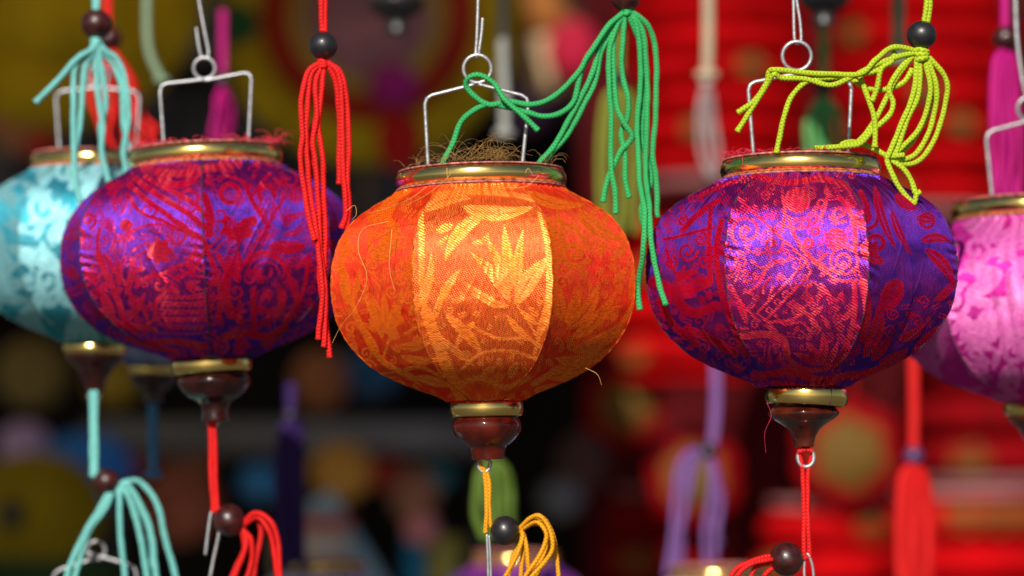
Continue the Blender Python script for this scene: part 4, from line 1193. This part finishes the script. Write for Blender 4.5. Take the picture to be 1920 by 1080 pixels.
# ------------------------------------------------------------------ cloths, shelf and goods of the stall
def cloth_sheet(name, label, x0, x1, y0, y1, Y, mat, folds, amp, seed):
    a, b = at(x0, y0, Y), at(x1, y1, Y)
    nx, nz = 120, 14
    xs = np.linspace(a.x, b.x, nx); zs = np.linspace(b.z, a.z, nz)
    X, Z = np.meshgrid(xs, zs)
    u = (X - a.x) / (b.x - a.x)
    Yv = Y + amp * (np.sin(u * folds * 2 * PI + np.sin(u * 7 + seed)) + .4 * np.sin(u * folds * 5 + Z * 3))
    P = np.stack([X, Yv, Z], -1).reshape(-1, 3)
    P2 = P + np.array([0, .003, 0])
    F = grid_faces(nx, nz)
    V = np.vstack([P, P2]); F = np.vstack([F, F[:, ::-1] + len(P)])
    c = np.array([(a.x + b.x) / 2, Y, b.z])
    o = link(name, mesh_np(name, V - c, F, mat), loc=c)
    return tag(o, label, 'cloth')
cloth_sheet('hanging_cloth', 'dark maroon cloth hanging behind the red lanterns', 1090, 2300, -500, 1500, 2.9, MAROON, 9, .03, 1)
cloth_sheet('slate_cloth', 'dark slate cloth hanging behind the left lantern handles', -60, 860, 170, 420, 2.3, simple('slate_cloth', (.075, .08, .10), rough=.9, var=.5, nscale=9, spec=.1), 8, .02, 2)

def disc_fan(label, cx, cy, rings, Y):
    """rings [(radius px, material)...] from the outside in"""
    k = pxs(Y)
    root = thing('round_fan', label, 'fan', at(cx, cy, Y))
    prev = None
    for i, (R, mat) in enumerate(rings):
        inner = rings[i + 1][0] if i + 1 < len(rings) else 0
        n = 72
        a = np.arange(n) / n * 2 * PI
        rad = [R, R, (R + inner) / 2, max(inner - 2, 1), max(inner - 2, 1)]
        dep = [6, -4 - i * 3, -8 - i * 3, -6 - i * 3, 6]
        V = np.vstack([np.stack([r * np.sin(a), np.full(n, d), r * np.cos(a)], 1) for r, d in zip(rad, dep)]) * k
        F = grid_faces(n, 5, True)
        link('painted_band', mesh_np('painted_band', V, F, mat), root)
    # bamboo stick behind
    V, F, uv = tube(catmull(np.array([(0, 10, rings[0][0] * 1.02), (0, 10, 0), (0, 10, -rings[0][0] * 1.25)]) * k, .01), 7 * k, 8)
    link('stick', mesh_np('stick', V, F, BAMBOO, uv), root)
def paper(name, c, var=.35): return simple(name, c, rough=.85, var=var, nscale=14, spec=.08)
BAMBOO = paper('bamboo', (.20, .11, .04))
YEL = paper('yellow_paper', (.52, .36, .012)); DRED = paper('dark_red_paper', (.38, .03, .015)); MAUVE = paper('mauve_paper', (.38, .17, .22)); OCH = paper('ochre_paper', (.42, .28, .06))
disc_fan('large plain yellow round paper fan in the upper left corner', 110, -30, [(275, YEL), (150, paper('mustard_paper', (.60, .42, .015)))], 1.7)
disc_fan('round paper fan with mauve centre, dark red band and yellow rim behind the red tassel', 690, 30, [(285, YEL), (205, DRED), (150, OCH), (118, MAUVE)], 1.75)

def ball_lantern(label, cx, cy, R, Y, col, squash=.9, ribs=9, eye=None):
    k = pxs(Y)
    m = paper('lantern_paper', tuple(min(.8, x * (1.7 if Y > 1.8 and cx < 1000 else 1.2)) for x in col))  # far left papers are lightened to offset the shade over them
    root = thing('ball_lantern', label, 'lantern', at(cx, cy + R * squash, Y))
    H = R * squash
    n = ribs * 6
    prof = []
    for i in range(n + 1):
        th = .25 + (PI - .5) * i / n
        rr = 1 + .03 * abs(math.sin(PI * i / 6))
        prof.append((H - H * math.cos(th) * rr, R * math.sin(th) * rr))
    V, F, uv = lathe(prof, 48, k)
    link('paper_body', mesh_np('paper_body', V, F, m, uv), root)
    for h in (H - H * math.cos(.25), H + H * math.cos(.25)):
        V, F, uv = lathe([(h - 4, R * .22), (h - 4, R * .28), (h + 4, R * .28), (h + 4, R * .22)], 32, k)
        link('rim', mesh_np('rim', V, F, BAMBOO, uv), root)
    if eye:
        ex, ey, er = eye
        y = -math.sqrt(max(0, 1 - (ex / R) ** 2 - (ey / H) ** 2)) * R * 1.04
        V, F, uv = lathe([(0, .5), (0, er), (er * .4, er * .8), (er * .6, .5)], 24, k)
        o = link('painted_eye', mesh_np('painted_eye', V, F, BEAD_BLACK, uv), root)
        o.location = Vector((ex, y, H + ey)) * k
        o.rotation_euler = (PI / 2, 0, 0)
    return root
def gift_box(label, cx, cy, wd, ht, Y, col, lid, rot=0.0):
    k = pxs(Y)
    root = thing('goods_box', label, 'box', at(cx, cy + ht / 2, Y), (0, rot, 0))
    def bx(name, x, z, w_, h_, d_, mat, e=3):
        V = []
        for zz, ww in ((0, w_ - e), (e, w_), (h_ - e, w_), (h_, w_ - e)):
            dd = d_ - (w_ - ww)
            for sx, sy in ((-1, -1), (1, -1), (1, 1), (-1, 1)):
                V.append((x + sx * ww / 2, sy * dd / 2, z + zz))
        F = []
        for r_ in range(3):
            for i in range(4):
                F.append((r_ * 4 + i, r_ * 4 + (i + 1) % 4, r_ * 4 + 4 + (i + 1) % 4, r_ * 4 + 4 + i))
        F += [(3, 2, 1, 0), (12, 13, 14, 15)]
        link(name, mesh_np(name, np.array(V) * k, np.array(F), mat, smooth=False), root)
    bx('carton', 0, 0, wd, ht * .74, wd * .6, paper('carton_paper', col))
    bx('lid', 0, ht * .74 + .5, wd * 1.05, ht * .26, wd * .65, paper('lid_paper', lid))
    return root
# shelf
k = pxs(2.0)
sh = thing('shelf', 'dark grey shelf board in the blurred background below the lanterns', 'shelf', at(590, 850, 2.0))
for nm, (x0, x1, z0, z1, y0, y1) in {'board': (-420, 330, 0, 62, -40, 260)}.items():
    V = [(x, y, z) for z in (z0, z1) for x, y in ((x0, y0), (x1, y0), (x1, y1), (x0, y1))]
    F = [(3, 2, 1, 0), (4, 5, 6, 7), (0, 1, 5, 4), (1, 2, 6, 5), (2, 3, 7, 6), (3, 0, 4, 7)]
    link(nm, mesh_np(nm, np.array(V) * k, np.array(F), simple('grey_shelf_paint', (.15, .15, .16), rough=.8, var=.3, nscale=12, spec=.2), smooth=False), sh)
for sx in (-400, 310):
    V = [(sx + dx, dy + 240, dz) for dz in (-900, 0) for dx, dy in ((-12, -12), (12, -12), (12, 12), (-12, 12))]
    link('post', mesh_np('post', np.array(V) * k, np.array(F), simple('grey_post', (.05, .05, .055), rough=.8), smooth=False), sh)

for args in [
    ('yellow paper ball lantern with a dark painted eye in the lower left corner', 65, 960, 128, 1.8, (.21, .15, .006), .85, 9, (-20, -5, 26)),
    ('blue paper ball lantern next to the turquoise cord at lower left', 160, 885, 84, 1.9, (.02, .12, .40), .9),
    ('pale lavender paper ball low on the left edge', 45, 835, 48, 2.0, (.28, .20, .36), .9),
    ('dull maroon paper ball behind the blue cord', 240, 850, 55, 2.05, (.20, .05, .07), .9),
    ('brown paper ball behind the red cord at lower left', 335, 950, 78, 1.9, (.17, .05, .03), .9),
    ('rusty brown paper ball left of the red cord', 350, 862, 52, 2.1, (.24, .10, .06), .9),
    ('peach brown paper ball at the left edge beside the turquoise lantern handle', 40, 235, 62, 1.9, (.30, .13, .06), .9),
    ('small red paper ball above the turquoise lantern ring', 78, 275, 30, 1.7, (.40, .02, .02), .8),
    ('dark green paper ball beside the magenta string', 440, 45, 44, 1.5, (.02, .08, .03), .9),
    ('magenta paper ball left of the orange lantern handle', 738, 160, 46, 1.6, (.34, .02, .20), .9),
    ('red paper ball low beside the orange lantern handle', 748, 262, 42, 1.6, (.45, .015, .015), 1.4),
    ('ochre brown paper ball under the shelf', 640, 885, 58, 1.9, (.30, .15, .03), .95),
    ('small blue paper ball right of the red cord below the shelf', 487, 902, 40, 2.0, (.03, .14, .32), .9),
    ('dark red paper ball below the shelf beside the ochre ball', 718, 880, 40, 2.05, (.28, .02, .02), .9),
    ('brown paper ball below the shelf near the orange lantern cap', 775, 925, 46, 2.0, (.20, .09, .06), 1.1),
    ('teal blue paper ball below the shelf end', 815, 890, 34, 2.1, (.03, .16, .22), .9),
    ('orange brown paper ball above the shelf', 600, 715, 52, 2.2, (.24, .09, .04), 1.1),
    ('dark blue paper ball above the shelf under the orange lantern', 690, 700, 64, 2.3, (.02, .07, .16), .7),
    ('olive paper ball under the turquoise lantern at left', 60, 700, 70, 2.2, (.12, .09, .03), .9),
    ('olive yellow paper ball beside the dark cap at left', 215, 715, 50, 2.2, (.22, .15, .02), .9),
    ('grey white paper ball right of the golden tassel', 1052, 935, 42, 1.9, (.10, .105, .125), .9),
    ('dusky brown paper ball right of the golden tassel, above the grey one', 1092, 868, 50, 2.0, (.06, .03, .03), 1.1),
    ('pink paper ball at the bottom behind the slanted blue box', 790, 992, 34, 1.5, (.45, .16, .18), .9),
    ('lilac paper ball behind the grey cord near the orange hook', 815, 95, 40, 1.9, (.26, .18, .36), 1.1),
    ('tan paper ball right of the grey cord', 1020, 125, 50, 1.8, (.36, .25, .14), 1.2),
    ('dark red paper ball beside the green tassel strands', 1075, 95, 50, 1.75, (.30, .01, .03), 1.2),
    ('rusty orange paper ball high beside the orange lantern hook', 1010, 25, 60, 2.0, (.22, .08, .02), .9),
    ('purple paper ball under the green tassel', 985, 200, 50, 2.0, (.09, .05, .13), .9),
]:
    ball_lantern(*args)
gift_box('red and white box at the bottom left of the slanted blue box', 592, 1010, 130, 80, 1.5, (.40, .33, .30), (.45, .06, .04))
gift_box('pale blue box slanting at the bottom below the orange lantern', 705, 1010, 62, 210, 1.5, (.22, .36, .46), (.30, .45, .55), math.radians(-32))
gift_box('bright blue box standing at the bottom beside the slanted box', 778, 1048, 40, 110, 1.55, (.02, .20, .40), (.03, .22, .45))
gift_box('dull yellow box at the bottom near the dark violet lantern', 832, 1052, 60, 90, 1.55, (.34, .30, .08), (.38, .32, .08))
gift_box('dark green box in the lower left corner under the yellow ball', 110, 1085, 220, 70, 1.6, (.02, .05, .02), (.03, .06, .02))
gift_box('cream box at the bottom edge behind the red tassel curls', 545, 1040, 60, 70, 1.6, (.42, .34, .24), (.46, .36, .26))

# ------------------------------------------------------------------ added awning, out of view, put in to shade the left background
CANVAS, nt_, p_, out_ = newmat('thin_canvas')
tr_ = N(nt_, 'ShaderNodeBsdfTranslucent')
tr_.inputs[0].default_value = (.50, .40, .26, 1)
wv_ = N(nt_, 'ShaderNodeTexWave'); wv_.inputs['Scale'].default_value = 6
lk(nt_, mixc(nt_, wv_.outputs[1], (.42, .34, .24), (.52, .44, .32)), p_.inputs['Base Color'])
p_.inputs['Roughness'].default_value = .9
mx_ = N(nt_, 'ShaderNodeMixShader'); mx_.inputs[0].default_value = .3
lk(nt_, p_.outputs[0], mx_.inputs[1]); lk(nt_, tr_.outputs[0], mx_.inputs[2]); lk(nt_, mx_.outputs[0], out_.inputs[0])
aw = thing('added_shade_awning', 'added thin tan canvas awning out of view, shading the left background', 'awning', (-1.35, .62, .262))
nx, ny = 40, 12
X, Yg = np.meshgrid(np.linspace(-1.6, 1.33, nx), np.linspace(0, 2.4, ny))
Zg = .008 * np.sin(X * 9) + .27 * Yg
P = np.stack([X, Yg, Zg], -1).reshape(-1, 3)
Fg = grid_faces(nx, ny)
link('canvas', mesh_np('canvas', P, Fg, CANVAS), aw)
V, F, uv = tube(catmull(np.array([(-1.6, 0, .012), (1.33, 0, .012)]), .1), .008, 10)
link('bar', mesh_np('bar', V, F, WIRE, uv), aw)
